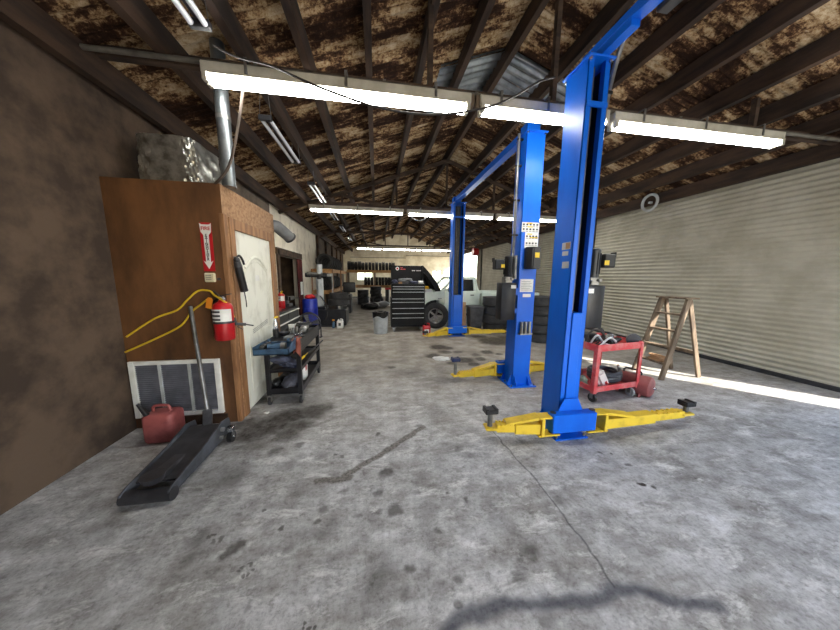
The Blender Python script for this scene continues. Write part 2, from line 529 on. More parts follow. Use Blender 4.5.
M['foil'] = mat('crumpled_foil', (196, 196, 190), (140, 138, 130), 9, .3, .85, 1.0, 16)
M['cable'] = mat('black_cable', (44, 38, 34), (30, 26, 24), 6, .6)
M['cord'] = mat('brown_grey_cord', (96, 82, 72), (70, 60, 52), 6, .7)
M['fixture'] = mat('white_fixture_enamel', (200, 196, 182), (176, 172, 156), 5, .4)
M['tubeoff'] = mat('unlit_white_tube', (228, 230, 236), (216, 218, 226), 5, .25)
M['bluedrum'] = mat('blue_drum_plastic', (32, 52, 168), (24, 40, 140), 5, .4)
M['curtain'] = mat('dark_red_cloth', (84, 26, 24), (52, 18, 17), 7, .9)
M['dirtygrey'] = mat('vent_louvre_grey', (122, 124, 134), (98, 100, 110), 6, .55)
M['ext_ground'] = mat('pale_outdoor_concrete', (196, 190, 176), (176, 168, 152), 1.5, .9)
M['tube'] = emis('lit_fluorescent_tube', (1.0, .98, .93), 42.0)

def glass_mat():
    t = NT('window_glass')
    tr = t.n('BsdfTransparent', {0: (.95, .97, .96, 1)})
    gl = t.n('BsdfGlossy', {0: (1, 1, 1, 1), 1: .03})
    mx = t.n('MixShader', {0: .06, 1: tr.outputs[0], 2: gl.outputs[0]})
    t.t.links.new(mx.outputs[0], t.out.inputs[0])
    return t.m
M['glass'] = glass_mat()
def jug_mat(name, c, a):
    t = NT(name)
    return t.finish(lin(c), .35, 0, extra={'Transmission Weight': a})
M['jugwhite'] = jug_mat('milky_plastic', (236, 226, 222), .15)

# ------------------------------------------------------------------ shell of the building
XL, XR = -2.4, 6.3
XRIDGE, ZRIDGE, SL = 1.95, 4.87, .35
YB, YF = -2.6, 21.0
def roof_z(x):
    return ZRIDGE - SL * abs(x - XRIDGE)

struct(MB().bx(XL - .15, XR + .15, YB, YF + .2, -.12, 0).build('floor', M['floor']))
struct(MB().bx(-60, 70, -50, 70, -.3, -.125).build('ground', M['ext_ground']))

def roof(side):
    x0, x1 = (XL - .2, XRIDGE) if side < 0 else (XRIDGE, XR + .3)
    ny = int((YF - YB) / .0225)
    b = MB()
    def fn(u, v):
        x = x0 + (x1 - x0) * u
        y = YB - .5 + (YF + .75 - YB) * v
        return Vector((x, y, roof_z(x) + .011 * math.sin(2 * PI * y / .09)))
    b.grid(fn, 2, ny)
    def fn2(u, v):
        x = x0 + (x1 - x0) * u
        return Vector((x, YB - .5 + (YF + .75 - YB) * v, roof_z(x) + .05))
    b.grid(fn2, 1, 1)
    return b.build('ceiling', M['ceiling'], ang=60)
struct(roof(-1)); struct(roof(1))

PURL = [-2.31, -1.73, -1.20, -.69, -.05, .61, 1.23, 1.93, 2.65, 3.28, 3.9, 4.5, 5.05, 5.59, 6.13]
for x in PURL:
    z = roof_z(x) - .015
    o = MB().bar((x, YB, z - .11), (x, YF, z - .11), .075, .22).build('ceiling_beam', M['beam'])
    struct(o)

TRY = [2.93, 7.5, 12.0, 16.75]
def truss(y, first=False):
    b = MB()
    zb = 3.38
    b.bar((XL, y, zb), (XR, y, zb), .06, .085)
    if not first:
        for s, xe in ((-1, XL), (1, XR)):
            b.bar((xe, y, roof_z(xe) - .235), (XRIDGE, y, ZRIDGE - .235), .05, .085)
    for x in ((.57, 1.95, 4.75) if first else (-.85, .57, 1.95, 3.33, 4.75)):
        b.bar((x, y + .062, zb), (x, y + .062, roof_z(x) - (.1 if first else .2)), .05, .06)
    if not first:
        for a, c in ((.57, -.85), (3.33, 4.75)):
            b.bar((a, y + .13, zb), (c, y + .13, roof_z(c) - .25), .05, .06)
    return struct(b.build('roof_truss', M['truss']))
for y in TRY:
    truss(y, y < 4)

# a few clean galvanised sheets let in under the ridge
for nm, xa, xb in (('galvanised roof sheet patch left of the ridge', .95, 1.9), ('galvanised roof sheet patch right of the ridge', 1.97, 3.15)):
    b = MB()
    def fn(u, v):
        x = xa + (xb - xa) * u
        y = 4.15 + 1.2 * v
        return Vector((x, y, roof_z(x) - .03 + .022 * math.sin(2 * PI * y / .14)))
    b.grid(fn, 1, 110)
    def fn3(u, v):
        x = xa + (xb - xa) * u
        return Vector((x, 4.15 + 1.2 * v, roof_z(x) - .005))
    b.grid(fn3, 1, 1)
    struct(b.build('ceiling_sheet', M['galv'], ang=60), nm)

# left wall: brown boards, then the flaking white stretch with a doorway, then brown again
DY0, DY1, DZ = 7.25, 9.15, 2.06
struct(MB().bx(XL - .2, XL, YB, 4.3, 0, 3.32).build('wall_left', M['darkwall']))
struct(MB().bx(XL - .2, XL, 4.3, 6.9, 0, 3.32).build('wall_left', M['greywall']))
w = MB()
w.bx(XL - .2, XL, 6.9, DY0, 0, 3.32).bx(XL - .2, XL, DY1, 11.75, 0, 3.32).bx(XL - .2, XL, DY0, DY1, DZ, 3.32)
struct(w.build('wall_left', M['whitewall']))
struct(MB().bx(XL - .2, XL, 11.75, YF, 0, 3.32).build('wall_left', M['darkwall']))
struct(MB().bx(XL, XL + .1, 11.7, 11.95, 0, 3.2).build('trim_1', M['beam']))
for i, y in enumerate((13.6, 15.4, 17.2, 19.0)):
    struct(MB().bx(XL, XL + .09, y, y + .1, 0, 3.2).build('wall_stud', M['truss']))
b = MB()
b.bx(XL, XL + .05, DY0 - .12, DY0, 0, DZ + .12).bx(XL, XL + .05, DY1, DY1 + .12, 0, DZ + .12).bx(XL, XL + .05, DY0 - .16, DY1 + .16, DZ, DZ + .16)
struct(b.build('trim_2', M['truss']))
struct(MB().bx(XL, XL + .075, 6.3, 6.46, 0, 2.62).build('wall_stud', M['beam']))
b = MB()
b.bx(XL - 1.6, XL - 1.5, DY0 - .6, DY1 + .6, 0, 2.6).bx(XL - 1.6, XL - .2, DY0 - .7, DY0 - .6, 0, 2.6).bx(XL - 1.6, XL - .2, DY1 + .6, DY1 + .7, 0, 2.6)
b.bx(XL - 1.6, XL - .2, DY0 - .7, DY1 + .7, 2.5, 2.6).bx(XL - 1.6, XL - .15, DY0 - .7, DY1 + .7, -.05, 0)
struct(b.build('wall_side_room', M['darkwall']))

# far wall with windows
def wall_y(name, y0, y1, x0, x1, ztop, holes, m):
    b = MB()
    xs = sorted({x0, x1, *[h[0] for h in holes], *[h[1] for h in holes]})
    for a, c in zip(xs, xs[1:]):
        hs = [h for h in holes if h[0] <= a + 1e-6 and h[1] >= c - 1e-6]
        z = 0
        for h in sorted(hs, key=lambda q: q[2]):
            if h[2] > z:
                b.bx(a, c, y0, y1, z, h[2])
            z = h[3]
        za, zc = ztop(a), ztop(c)
        b.prism([(a, z), (c, z), (c, zc), (a, za)], frame((0, y0, 0), (1, 0, 0), (0, 0, 1), (0, -1, 0)), -(y1 - y0))
    return struct(b.build(name, m))
WINS = [(-1.45, -.25, 1.2, 1.85), (4.35, 5.15, .78, 2.05), (5.25, 6.05, .78, 2.05)]
def zt(x):
    return roof_z(x) - .02
# split the gable at the ridge so that its top follows both slopes
wall_y('wall_back', YF, YF + .2, XL - .2, XRIDGE, zt, [WINS[0]], M['cream'])
wall_y('wall_back', YF, YF + .2, XRIDGE, XR + .2, zt, WINS[1:], M['cream'])
for i, (a, c, z0, z1) in enumerate(WINS):
    b = MB()
    for xx in (a + .025, c - .025, (a + c) / 2):
        b.bx(xx - .025, xx + .025, YF + .02, YF + .08, z0, z1)
    b.bx(a, c, YF + .02, YF + .08, z0, z0 + .05).bx(a, c, YF + .02, YF + .08, z1 - .05, z1)
    fr = struct(b.build('window_%d' % (i + 1), M['fixture']))
    MB().bx(a + .05, c - .05, YF + .045, YF + .055, z0 + .05, z1 - .05).build('pane', M['glass'], fr)
# conduit runs along the far wall
tag(MB().tube([(-1.9, 20.982, 2.95), (2.3, 20.982, 2.95), (2.3, 20.982, 3.15), (6.2, 20.982, 3.15)], .02, 6, 0).build('conduit', M['pillar']),
    'thin horizontal pipe run high along the far cream wall', 'conduit')

# right wall with roll-up doors; the two openings are an open bay far away and a narrow gap beside the camera
XD = XR
zt_r = 3.40
BAYS = [(2.25, 7.2), (7.75, 11.3), (11.75, 15.75)]
OPEN = [(1.08, 2.02), (16.4, 20.6)]
ys = [YB, YF + .2]
allo = sorted(BAYS + OPEN)
b = MB()
cur = YB
for y0, y1 in allo:
    b.bx(XR, XR + .22, cur, y0, 0, zt_r)
    b.bx(XR, XR + .22, y0, y1, 3.28, zt_r)
    cur = y1
b.bx(XR, XR + .22, cur, YF + .2, 0, zt_r)
struct(b.build('wall_right', M['pillar']))
def rollup(i, y0, y1):
    root = MB()
    n = int(3.27 / .085)
    prof = []
    for k in range(n):
        z = .04 + k * .085
        for q in range(5):
            t = q / 5
            prof.append((z + t * .085, .022 * math.sin(PI * min(1, t * 1.25)) if t < .8 else 0.0))
    prof.append((.04 + n * .085, 0))
    def fn(u, v):
        j = min(int(round(v * (len(prof) - 1))), len(prof) - 1)
        z, d = prof[j]
        return Vector((XR + .07 - d, y0 + (y1 - y0) * u, z))
    root.grid(fn, 1, len(prof) - 1)
    def fn2(u, v):
        return Vector((XR + .1, y0 + (y1 - y0) * u, .04 + v * 3.25))
    root.grid(fn2, 1, 1)
    o = struct(root.build('door_%d' % i, M['shutter'], ang=25))
    MB().bx(XR + .02, XR + .1, y0 + .02, y1 - .02, .0, .07, .008).build('bottom_bar', M['darkgrey'], o)
    for y in (y0, y1):
        MB().bx(XR - .03, XR + .06, y - .04, y + .04, 0, 3.27, .006).build('guide_rail', M['shutterd'], o)
    MB().bx(XR - .16, XR + .02, y0 - .05, y1 + .05, 3.31, 3.43, .02).build('hood', M['shutterd'], o)
    MB().bx(XR - .19, XR - .1, y0 - .05, y1 + .05, 3.275, 3.31, .004).build('hood_lip', M['lgrey'], o)
    h = MB()
    yy = y0 + .1
    while yy < y1 - .05:
        h.bx(XR - .1, XR - .085, yy, yy + .02, 3.19, 3.275)
        yy += .22
    h.build('hood_clip', M['lgrey'], o)
    return o
d1 = rollup(2, *BAYS[0])
rollup(3, *BAYS[1])
rollup(4, *BAYS[2])
ring = MB()
ring.tube([(XR - .26, 5.36 + .17 * math.cos(a), 3.22 + .17 * math.sin(a)) for a in [2 * PI * k / 20 for k in range(20)]], .028, 8, 1, True)
ring.box((XR - .2, 5.36, 3.22), (.16, .04, .04)).build('chain_wheel', M['lgrey'], d1)

# front wall behind the camera: a wide open bay
b = MB()
b.bx(XL - .2, 1.2, YB - .2, YB, 0, 3.3).bx(5.9, XR + .2, YB - .2, YB, 0, 3.3)
b.prism([(XL - .2, 3.2), (XR + .2, 3.2), (XR + .2, zt(XR + .2) + .05), (XRIDGE, zt(XRIDGE) + .05), (XL - .2, zt(XL - .2) + .05)], frame((0, YB - .2, 0), (1, 0, 0), (0, 0, 1), (0, -1, 0)), -.2)
struct(b.build('wall_front', M['pillar']))

# ------------------------------------------------------------------ plywood office at the left
CX, CY0, CY1, CH = -1.44, 2.93, 4.26, 2.39
struct(MB().bx(XL, CX - .001, CY0, CY0 + .08, 0, CH).build('wall_office_front', M['plywood']))
DD0, DD1 = 3.115, 4.065
b = MB()
b.bx(CX - .08, CX, CY0 + .001, DD0, 0, CH).bx(CX - .08, CX, DD1, CY1, 0, CH).bx(CX - .08, CX, DD0, DD1, 2.02, CH)
struct(b.build('wall_office_side', M['osb']))
struct(MB().bx(XL, CX, CY1 - .08, CY1, 0, CH).build('wall_office_back', M['osb']))
struct(MB().bx(XL, CX - .005, CY0 + .005, CY1, CH - .06, CH - .003).build('ceiling_office', M['osb']))
b = MB()
b.bx(CX, CX + .013, DD0 - .09, DD0 + .002, 0, 2.11, .003).bx(CX, CX + .013, DD1 - .005, DD1 + .095, 0, 2.11, .003).bx(CX, CX + .013, DD0 + .002, DD1 - .005, 2.0, 2.11, .003)
struct(b.build('trim_3', M['wood']))
b = MB()
b.bx(CX - .03, CX + .012, CY0 - .008, CY0 + .055, 0, 2.12, .003)
struct(b.build('trim_4', M['wood']))
struct(MB().bx(XL + .3, CX - .12, CY0 - .012, CY0, 0, .1).build('baseboard_office', M['beam']))
# door in the side wall
b = MB()
b.bx(CX - .05, CX - .004, DD0 + .006, DD1 - .006, .02, 1.998)
dr = struct(b.build('door_1', M['doorwhite']))
yc = (DD0 + DD1) / 2
pan = MB()
arc = [(CX - .002, yc - .30 + .60 * k / 12, 1.62 + .13 * math.sin(PI * k / 12)) for k in range(13)]
pan.tube(arc, .018, 8, 0)
pan.tube([(p[0], p[1], p[2] - .05) for p in arc], .008, 6, 0)
pan.tube([(CX - .004, yc - .30, 1.62), (CX - .004, yc - .30, 1.08), (CX - .004, yc + .30, 1.08), (CX - .004, yc + .30, 1.62)], .006, 6, 0)
for s in (-1, 1):
    y0, y1 = yc + s * .05, yc + s * .32
    pan.tube([(CX - .004, y0, .2), (CX - .004, y0, .86), (CX - .004, y1, .86), (CX - .004, y1, .2), (CX - .004, y0, .2)], .006, 6, 0)
pan.build('door_moulding', M['doorwhite'], dr)
st = MB().bx(CX - .004, CX - .001, yc - .045, yc + .06, 1.47, 1.54).build('sticker', M['white'], dr)
st['label'] = 'small white sticker'
scr = MB()
for k in range(3):
    scr.bar((CX - .0035, yc - .22, .86 + .02 * k), (CX - .0035, yc + .22, .92 + .02 * k), .002, .01, (1, 0, 0))
scr.build('scuff_mark', M['darkgrey'], dr)

# louvred air vent in the office front wall
t = thing('air_vent', 'white framed grey louvred air vent low in the brown plywood wall', 'vent', (-2.0, CY0, .41))
x0, x1, z0, z1 = -2.42 + .04, -1.583, .118, .70
b = MB()
for a, c in ((x0, x0 + .05), (x1 - .05, x1)):
    b.bx(a, c, CY0 - .03, CY0, z0, z1, .004)
b.bx(x0 + .05, x1 - .05, CY0 - .03, CY0, z0, z0 + .04, .004).bx(x0 + .05, x1 - .05, CY0 - .03, CY0, z1 - .04, z1, .004)
b.build('vent_frame', M['white'], t)
b = MB()
for k in range(24):
    z = z0 + .05 + k * (z1 - z0 - .09) / 24
    b.box(((x0 + x1) / 2, CY0 - .012, z + .01), (x1 - x0 - .1, .004, .022), 0, (R_(35), 0, 0))
b.bx(x0 + .05, x1 - .05, CY0 - .003, CY0, z0 + .04, z1 - .04)
b.build('louvre', M['dirtygrey'], t)
b = MB()
for xx in (-1.86, -2.12):
    b.bx(xx - .012, xx + .012, CY0 - .026, CY0 - .004, z0 + .04, z1 - .04)
b.build('mullion', M['lgrey'], t)

# fire extinguisher arrow sign
t = thing('extinguisher_sign', 'red and white sign with arrow reading FIRE EXTINGUISHER on the plywood wall', 'sign', (-1.595, CY0, 1.8))
sx, sz0, sz1 = -1.595, 1.575, 2.03
MB().bx(sx - .05, sx + .05, CY0 - .004, CY0, sz0, sz1).build('sign_plate', M['sign_red'], t)
FW = frame((sx, CY0 - .0045, 0), (1, 0, 0), (0, 0, 1), (0, -1, 0))
arrow = [(-.05, sz1 - .005), (-.03, sz1 - .018), (.03, sz1 - .018), (.05, sz1 - .005), (.044, sz1 - .085), (.023, sz1 - .115), (.021, sz0 + .085), (.042, sz0 + .1), (0, sz0 + .02), (-.042, sz0 + .1), (-.021, sz0 + .085), (-.023, sz1 - .115), (-.044, sz1 - .085)]
MB().prism(arrow, FW, .002).build('arrow', M['white'], t)
text('lettering', 'FIRE', .044, frame((sx, CY0 - .0075, sz1 - .055), (1, 0, 0), (0, 0, 1), (0, -1, 0)), M['sign_red'], t)
for k, ch in enumerate('EXTINGUISHER'):
    text('lettering', ch, .032, frame((sx, CY0 - .0075, sz1 - .118 - k * .0205), (1, 0, 0), (0, 0, 1), (0, -1, 0)), M['black'], t)

t = thing('thermostat', 'small cream control box below the fire extinguisher sign', 'thermostat', (-1.588, CY0, 1.514))
MB().bx(-1.633, -1.544, CY0 - .035, CY0, 1.47, 1.558, .008).build('housing', M['offwhite'], t)
b = MB()
for k in range(3):
    b.bx(-1.618, -1.57, CY0 - .037, CY0 - .034, 1.495 + k * .018, 1.501 + k * .018)
b.build('vent_slot', M['grey'], t)
tag(MB().cyl((-1.515, CY0, 1.5), (-1.515, CY0 - .02, 1.5), .012, n=8).ball((-1.515, CY0 - .022, 1.5), .013, n=8).build('wall_bolt', M['darkgrey']),
    'dark bolt head beside the cream control box', 'bolt')

def extinguisher(name, label, x, y, z, s=1.0, big=True):
    t = thing(name, label, 'fire extinguisher', (x, y, z))
    r = .085 * s
    h = .37 * s
    Mx = Matrix.Translation((x, y, z))
    MB().lathe([(0, 0), (r * .92, 0), (r, .015 * s), (r, h * .86), (r * .85, h * .94), (r * .4, h), (r * .3, h + .02 * s), (0, h + .02 * s)], Mx, 24).build('cylinder', M['red'], t)
    b = MB()
    b.cyl((x, y, z + h), (x, y, z + h + .05 * s), .022 * s, n=10)
    b.cyl((x, y, z + h + .03 * s), (x + .035 * s, y - .03 * s, z + h + .03 * s), .014 * s, n=10)
    b.build('valve', M['chrome'], t)
    b = MB()
    b.bar((x - .02 * s, y, z + h + .055 * s), (x + .085 * s, y, z + h + .075 * s), .022 * s, .008 * s)
    b.bar((x - .02 * s, y, z + h + .06 * s), (x - .07 * s, y, z + h + .105 * s), .022 * s, .008 * s)
    b.build('handle', M['darkgrey'], t)
    b = MB()
    def fn(u, v):
        a = R_(-165) + R_(150) * u
        return Vector((x + (r + .001) * math.cos(a), y + (r + .001) * math.sin(a), z + h * .5 + h * .32 * v))
    b.grid(fn, 16, 1)
    lb = b.build('label', M['white'], t)
    b = MB()
    for k in range(3):
        def fn(u, v):
            a = R_(-140) + R_(60) * u
            return Vector((x + (r + .002) * math.cos(a), y + (r + .002) * math.sin(a), z + h * (.53 + .1 * k) + h * .05 * v))
        b.grid(fn, 8, 1)
    b.build('label_print', M['darkgrey'], lb)
    if big:
        MB().tube([(x - .03, y, z + h + .03), (x - .1, y + .01, z + h - .03), (x - .1, y + .03, z + h * .5)], .012, 8).build('discharge_hose', M['black'], t)
        MB().lathe([(r + .001, h * .44), (r + .004, h * .45), (r + .004, h * .49), (r + .001, h * .5)], Mx, 24).build('strap', M['darkgrey'], t)
        MB().bx(x - .03, x + .03, y + r - .006, CY0, z + .1, z + .3).build('wall_bracket', M['darkgrey'], t)
        b = MB()
        Mt = Matrix.Translation((x - .085, y - .05, z + h - .01)) @ Euler((0, R_(14), R_(-8))).to_matrix().to_4x4()
        b.prism([(-.028, -.05), (.028, -.05), (.028, .04), (.014, .055), (-.014, .055), (-.028, .04)], Mt @ frame((0, 0, 0), (1, 0, 0), (0, 0, 1), (0, -1, 0)), .002)
        b.build('inspection_tag', M['orange'], t)
    else:
        MB().box((x + .03, y - .03, z + h + .02), (.03, .004, .06), 0, (0, R_(30), 0)).build('inspection_tag', M['ylabel'], t)
    return t
extinguisher('fire_extinguisher', 'red fire extinguisher with orange tag hung on the plywood wall below the sign', -1.468, 2.84, .915)

# yellow air hose with blow gun looped over the extinguisher
t = thing('air_hose', 'yellow air hose with blow gun looped along the plywood wall', 'hose', (-1.6, CY0 - .03, 1.3))
y = CY0 - .028
MB().tube([(-2.35, y, .95), (-2.1, y, 1.12), (-1.9, y, 1.20), (-1.80, y, 1.30), (-1.70, y, 1.385), (-1.60, y, 1.385), (-1.53, y - .06, 1.345), (-1.46, y - .09, 1.31), (-1.41, y - .06, 1.24), (-1.395, y - .02, 1.12)], .009, 8, 5).build('hose', M['yhose'], t)
MB().tube([(-2.38, y, .80), (-2.1, y, .93), (-1.88, y, 1.05), (-1.78, y, 1.18), (-1.68, y, 1.26), (-1.63, y - .005, 1.30)], .009, 8, 5).build('hose', M['yhose'], t)
b = MB()
b.bar((-1.40, y - .02, 1.13), (-1.385, y - .015, 1.05), .022, .03, bev=.004).bar((-1.40, y - .02, 1.06), (-1.31, y + .02, 1.045), .022, .028, bev=.004)
b.cyl((-1.31, y + .02, 1.045), (-1.245, y + .03, 1.03), .007, n=8)
b.bar((-1.375, y - .02, 1.035), (-1.33, y - .01, 1.0), .012, .006)
b.build('blow_gun', M['darkgrey'], t)

# grease gun hanging on the door casing
t = thing('grease_gun', 'black grease gun hanging from the wooden door casing', 'grease gun', (CX + .06, 3.02, 1.4))
gx = CX + .065
MB().cyl((gx, 3.005, 1.63), (gx, 3.085, 1.39), .036, n=16).build('barrel', M['black'], t)
b = MB()
b.cyl((gx, 2.99, 1.675), (gx, 3.007, 1.625), .03, .038, n=14).ball((gx, 2.985, 1.69), .03, n=10)
b.build('head', M['darkgrey'], t)
MB().cyl((gx, 3.085, 1.39), (gx, 3.09, 1.375), .038, n=16).build('end_cap', M['darkgrey'], t)
MB().tube([(gx, 2.975, 1.70), (gx + .01, 3.02, 1.735), (gx + .01, 3.08, 1.70), (gx + .01, 3.11, 1.65)], .011, 8).build('lever', M['blackm'], t)
MB().tube([(gx, 3.085, 1.38), (gx, 3.11, 1.28), (gx - .01, 3.135, 1.2)], .006, 6).build('nozzle_hose', M['darkgrey'], t)
MB().tube([(CX + .004, 3.04, 1.72), (gx, 2.985, 1.72), (gx, 2.985, 1.69)], .005, 6, 0).build('hook', M['steel'], t)

# galvanised flue on the office roof, foil duct, grey pipe stub
t = thing('flue_pipe', 'galvanised flue pipe rising from the office roof to the ceiling', 'pipe', (-1.40, 3.02, CH))
MB().cyl((-1.40, 3.02, CH - .002), (-1.40, 3.02, 3.63), .058, n=24).build('pipe', M['galv'], t)
MB().cyl((-1.40, 3.02, 2.98), (-1.40, 3.02, 3.02), .061, n=24).build('joint_band', M['steel'], t)
b = MB()
rn = random.Random(3)
V = []
def fduct(u, v):
    a = 2 * PI * u
    k = 1 + .035 * math.sin(9 * a + 5 * v) * math.sin(13 * v + 2 * a) + .02 * math.sin(23 * a + 17 * v)
    ex = .35
    cx_, sx_ = math.cos(a), math.sin(a)
    return Vector((-1.98 + .27 * k * math.copysign(abs(cx_) ** ex, cx_) * (1 - .10 * v), 3.36 + .27 * k * math.copysign(abs(sx_) ** ex, sx_), CH - .004 + .46 * v))
b.grid(fduct, 64, 18)
b.bx(-2.19, -1.77, 3.14, 3.58, CH - .004, CH + .455)
tag(b.build('foil_duct', M['foil'], ang=20), 'crumpled silver foil wrapped duct standing on the office roof', 'duct')
t = thing('exhaust_stub', 'grey round pipe stub sticking out behind the office corner', 'pipe', (-1.5, 4.36, 2.28))
b = MB()
b.cyl((-1.62, 4.265, 2.28), (-1.44, 4.40, 2.255), .085, n=20).cyl((-1.44, 4.40, 2.255), (-1.33, 4.62, 2.13), .085, n=20).ball((-1.44, 4.40, 2.255), .085, n=16)
b.build('pipe', M['grey'], t)
b = MB()
b.cyl((-1.335, 4.61, 2.136), (-1.325, 4.63, 2.12), .092, n=20)
b.build('rim_band', M['darkgrey'], t)
struct(MB().bx(-1.60, -1.50, 4.268, 4.36, 0, 2.34).build('trim_5', M['beam']))

# ------------------------------------------------------------------ lights
def strip(name, label, x0, x1, y, zb, group):
    """fluorescent strip hung under a truss chord, tubes lit"""
    t = thing(name, label, 'fluorescent light', ((x0 + x1) / 2, y, zb + .1), 0, group)
    b = MB()
    b.bx(x0, x1, y - .05, y + .05, zb + .034, zb + .125, .006)
    b.bx(x0 + .06, x1 - .06, y - .062, y + .062, zb + .027, zb + .036, .002)
    b.build('housing', M['fixture'], t)
    for s in (-1, 1):
        MB().cyl((x0 + .05, y + s * .036, zb), (x1 - .05, y + s * .036, zb), .025, n=12).build('tube', M['tube'], t)
    for xx in (x0 + .03, x1 - .03):
        for s in (-1, 1):
            MB().bx(xx - .02, xx + .02, y + s * .036 - .026, y + s * .036 + .026, zb - .028, zb + .05, .006).build('lamp_holder', M['fixture'], t)
    for f in (.15, .5, .85):
        xx = x0 + (x1 - x0) * f
        MB().bx(xx - .012, xx + .012, y - .058, y - .052, zb + .05, zb + .17).bx(xx - .012, xx + .012, y - .058, y + .12, zb + .17, zb + .176).build('hanger', M['steel'], t)
    return t
Z1 = 3.168
ROW1 = [(-1.41, .93, 'lit fluorescent strip nearest the flue pipe in the front row'), (1.02, 2.46, 'lit fluorescent strip between the two nearest blue posts in the front row'), (2.52, 4.86, 'lit fluorescent strip right of the nearest blue post in the front row')]
for a, c, l in ROW1:
    strip('fluorescent_strip', l, a, c, 2.78, Z1, 'front row of fluorescent strips')
ROW2 = [(-1.63, .74, 'lit fluorescent strip at the left end of the second row'), (.83, 3.24, 'lit fluorescent strip in the second row behind the farthest blue post'), (3.33, 5.74, 'lit fluorescent strip at the right end of the second row')]
for a, c, l in ROW2:
    strip('fluorescent_strip', l, a, c, 7.35, Z1, 'second row of fluorescent strips')
ROW3 = [(-1.12, .36, 'lit short fluorescent strip at the left end of the farthest row'), (.4, 2.75, 'lit fluorescent strip in the middle of the farthest row'), (2.8, 5.15, 'lit fluorescent strip at the right end of the farthest row')]
for a, c, l in ROW3:
    strip('fluorescent_strip', l, a, c, 16.6, Z1 - .02, 'farthest row of fluorescent strips')

# conduits beside the rows
for y, nm, l in ((2.795, 'conduit', 'straight metal conduit along the front truss above the lights'),):
    t = thing(nm, l, 'conduit', (1, y, 3.33))
    MB().cyl((XL, y, 3.316), (XR, y, 3.316), .02, n=10).build('pipe', M['conduit'], t)
    for xx in (-1.0, .1, 1.0, 2.2, 3.4, 4.6):
        MB().bx(xx - .014, xx + .014, y - .025, y + .11, 3.336, 3.342).cyl((xx - .014, y, 3.316), (xx + .014, y, 3.316), .024, n=10).build('pipe_clamp', M['conduit'], t)
    for xx in (.94, 1.01):
        MB().bx(xx - .028, xx + .028, y - .045, y + .02, 3.19, 3.296, .006).build('junction_box', M['oldwood'], t)

def hung(label, y0, y1, x=-1.21, z=3.30):
    t = thing('twin_tube_light', label, 'tube light', (x, (y0 + y1) / 2, z), 0, 'unlit twin tube lights along the left')
    b = MB()
    b.bx(x - .02, x + .02, y0 + .04, y1 - .04, z + .012, z + .03, .004)
    for yy in (y0, y1 - .05):
        b.bx(x - .07, x + .07, yy, yy + .05, z - .03, z + .026, .008)
    b.build('housing', M['darkgrey'], t)
    for s in (-1, 1):
        MB().cyl((x + s * .045, y0 + .05, z - .012), (x + s * .045, y1 - .05, z - .012), .021, n=10).build('tube', M['tubeoff'], t)
    zr = roof_z(x)
    b = MB()
    for yy in (y0 + .03, y1 - .03):
        for s in (-.06, .06):
            b.tube([(x + s, yy, z + .03), (x + s * .4, yy, zr - .18 if False else zr - .005)], .003, 5, 0)
    b.build('hanger_wire', M['steel'], t)
    return t
ORD = ['nearest', 'second', 'third', 'fourth', 'fifth', 'sixth']
for i, (a, c) in enumerate(((1.2, 2.42), (3.52, 4.75), (5.7, 7.0), (8.0, 9.1), (10.1, 11.3), (12.8, 14.1))):
    hung('unlit white twin tube light hung under the left roof slope, %s from the camera' % ORD[i], a, c)

# loose cables
tag(MB().tube([(-1.22, 2.57, 3.30), (-1.08, 2.62, 3.27), (-.838, 2.64, 3.25), (-.62, 2.6, 3.16), (-.38, 2.58, 3.08), (.05, 2.6, 3.0), (.52, 2.6, 2.99), (1.0, 2.6, 3.09), (1.3, 2.6, 3.22), (1.5, 2.55, 3.33), (1.64, 2.5, 3.36)], .009, 6, 5).build('power_cable', M['cable']),
    'dark power cable sagging in front of the front row of lights', 'cable')
tag(MB().tube([(-1.12, 2.85, 3.3), (-1.16, 2.86, 3.1), (-1.22, 2.87, 2.85), (-1.32, 2.89, 2.55), (-1.44, 2.905, 2.40), (-1.58, 3.05, 2.40)], .012, 6, 5).build('cord', M['cord']),
    'brown cord hanging from the front lights to the office roof', 'cord')
tag(MB().tube([(.85, 7.25, 3.17), (.98, 7.22, 3.04), (1.15, 7.22, 3.0), (1.3, 7.22, 3.06), (1.36, 7.25, 3.17)], .012, 6, 5).build('cable_loop', M['lgrey']),
    'pale cable loop drooping under the second row of lights', 'cable')

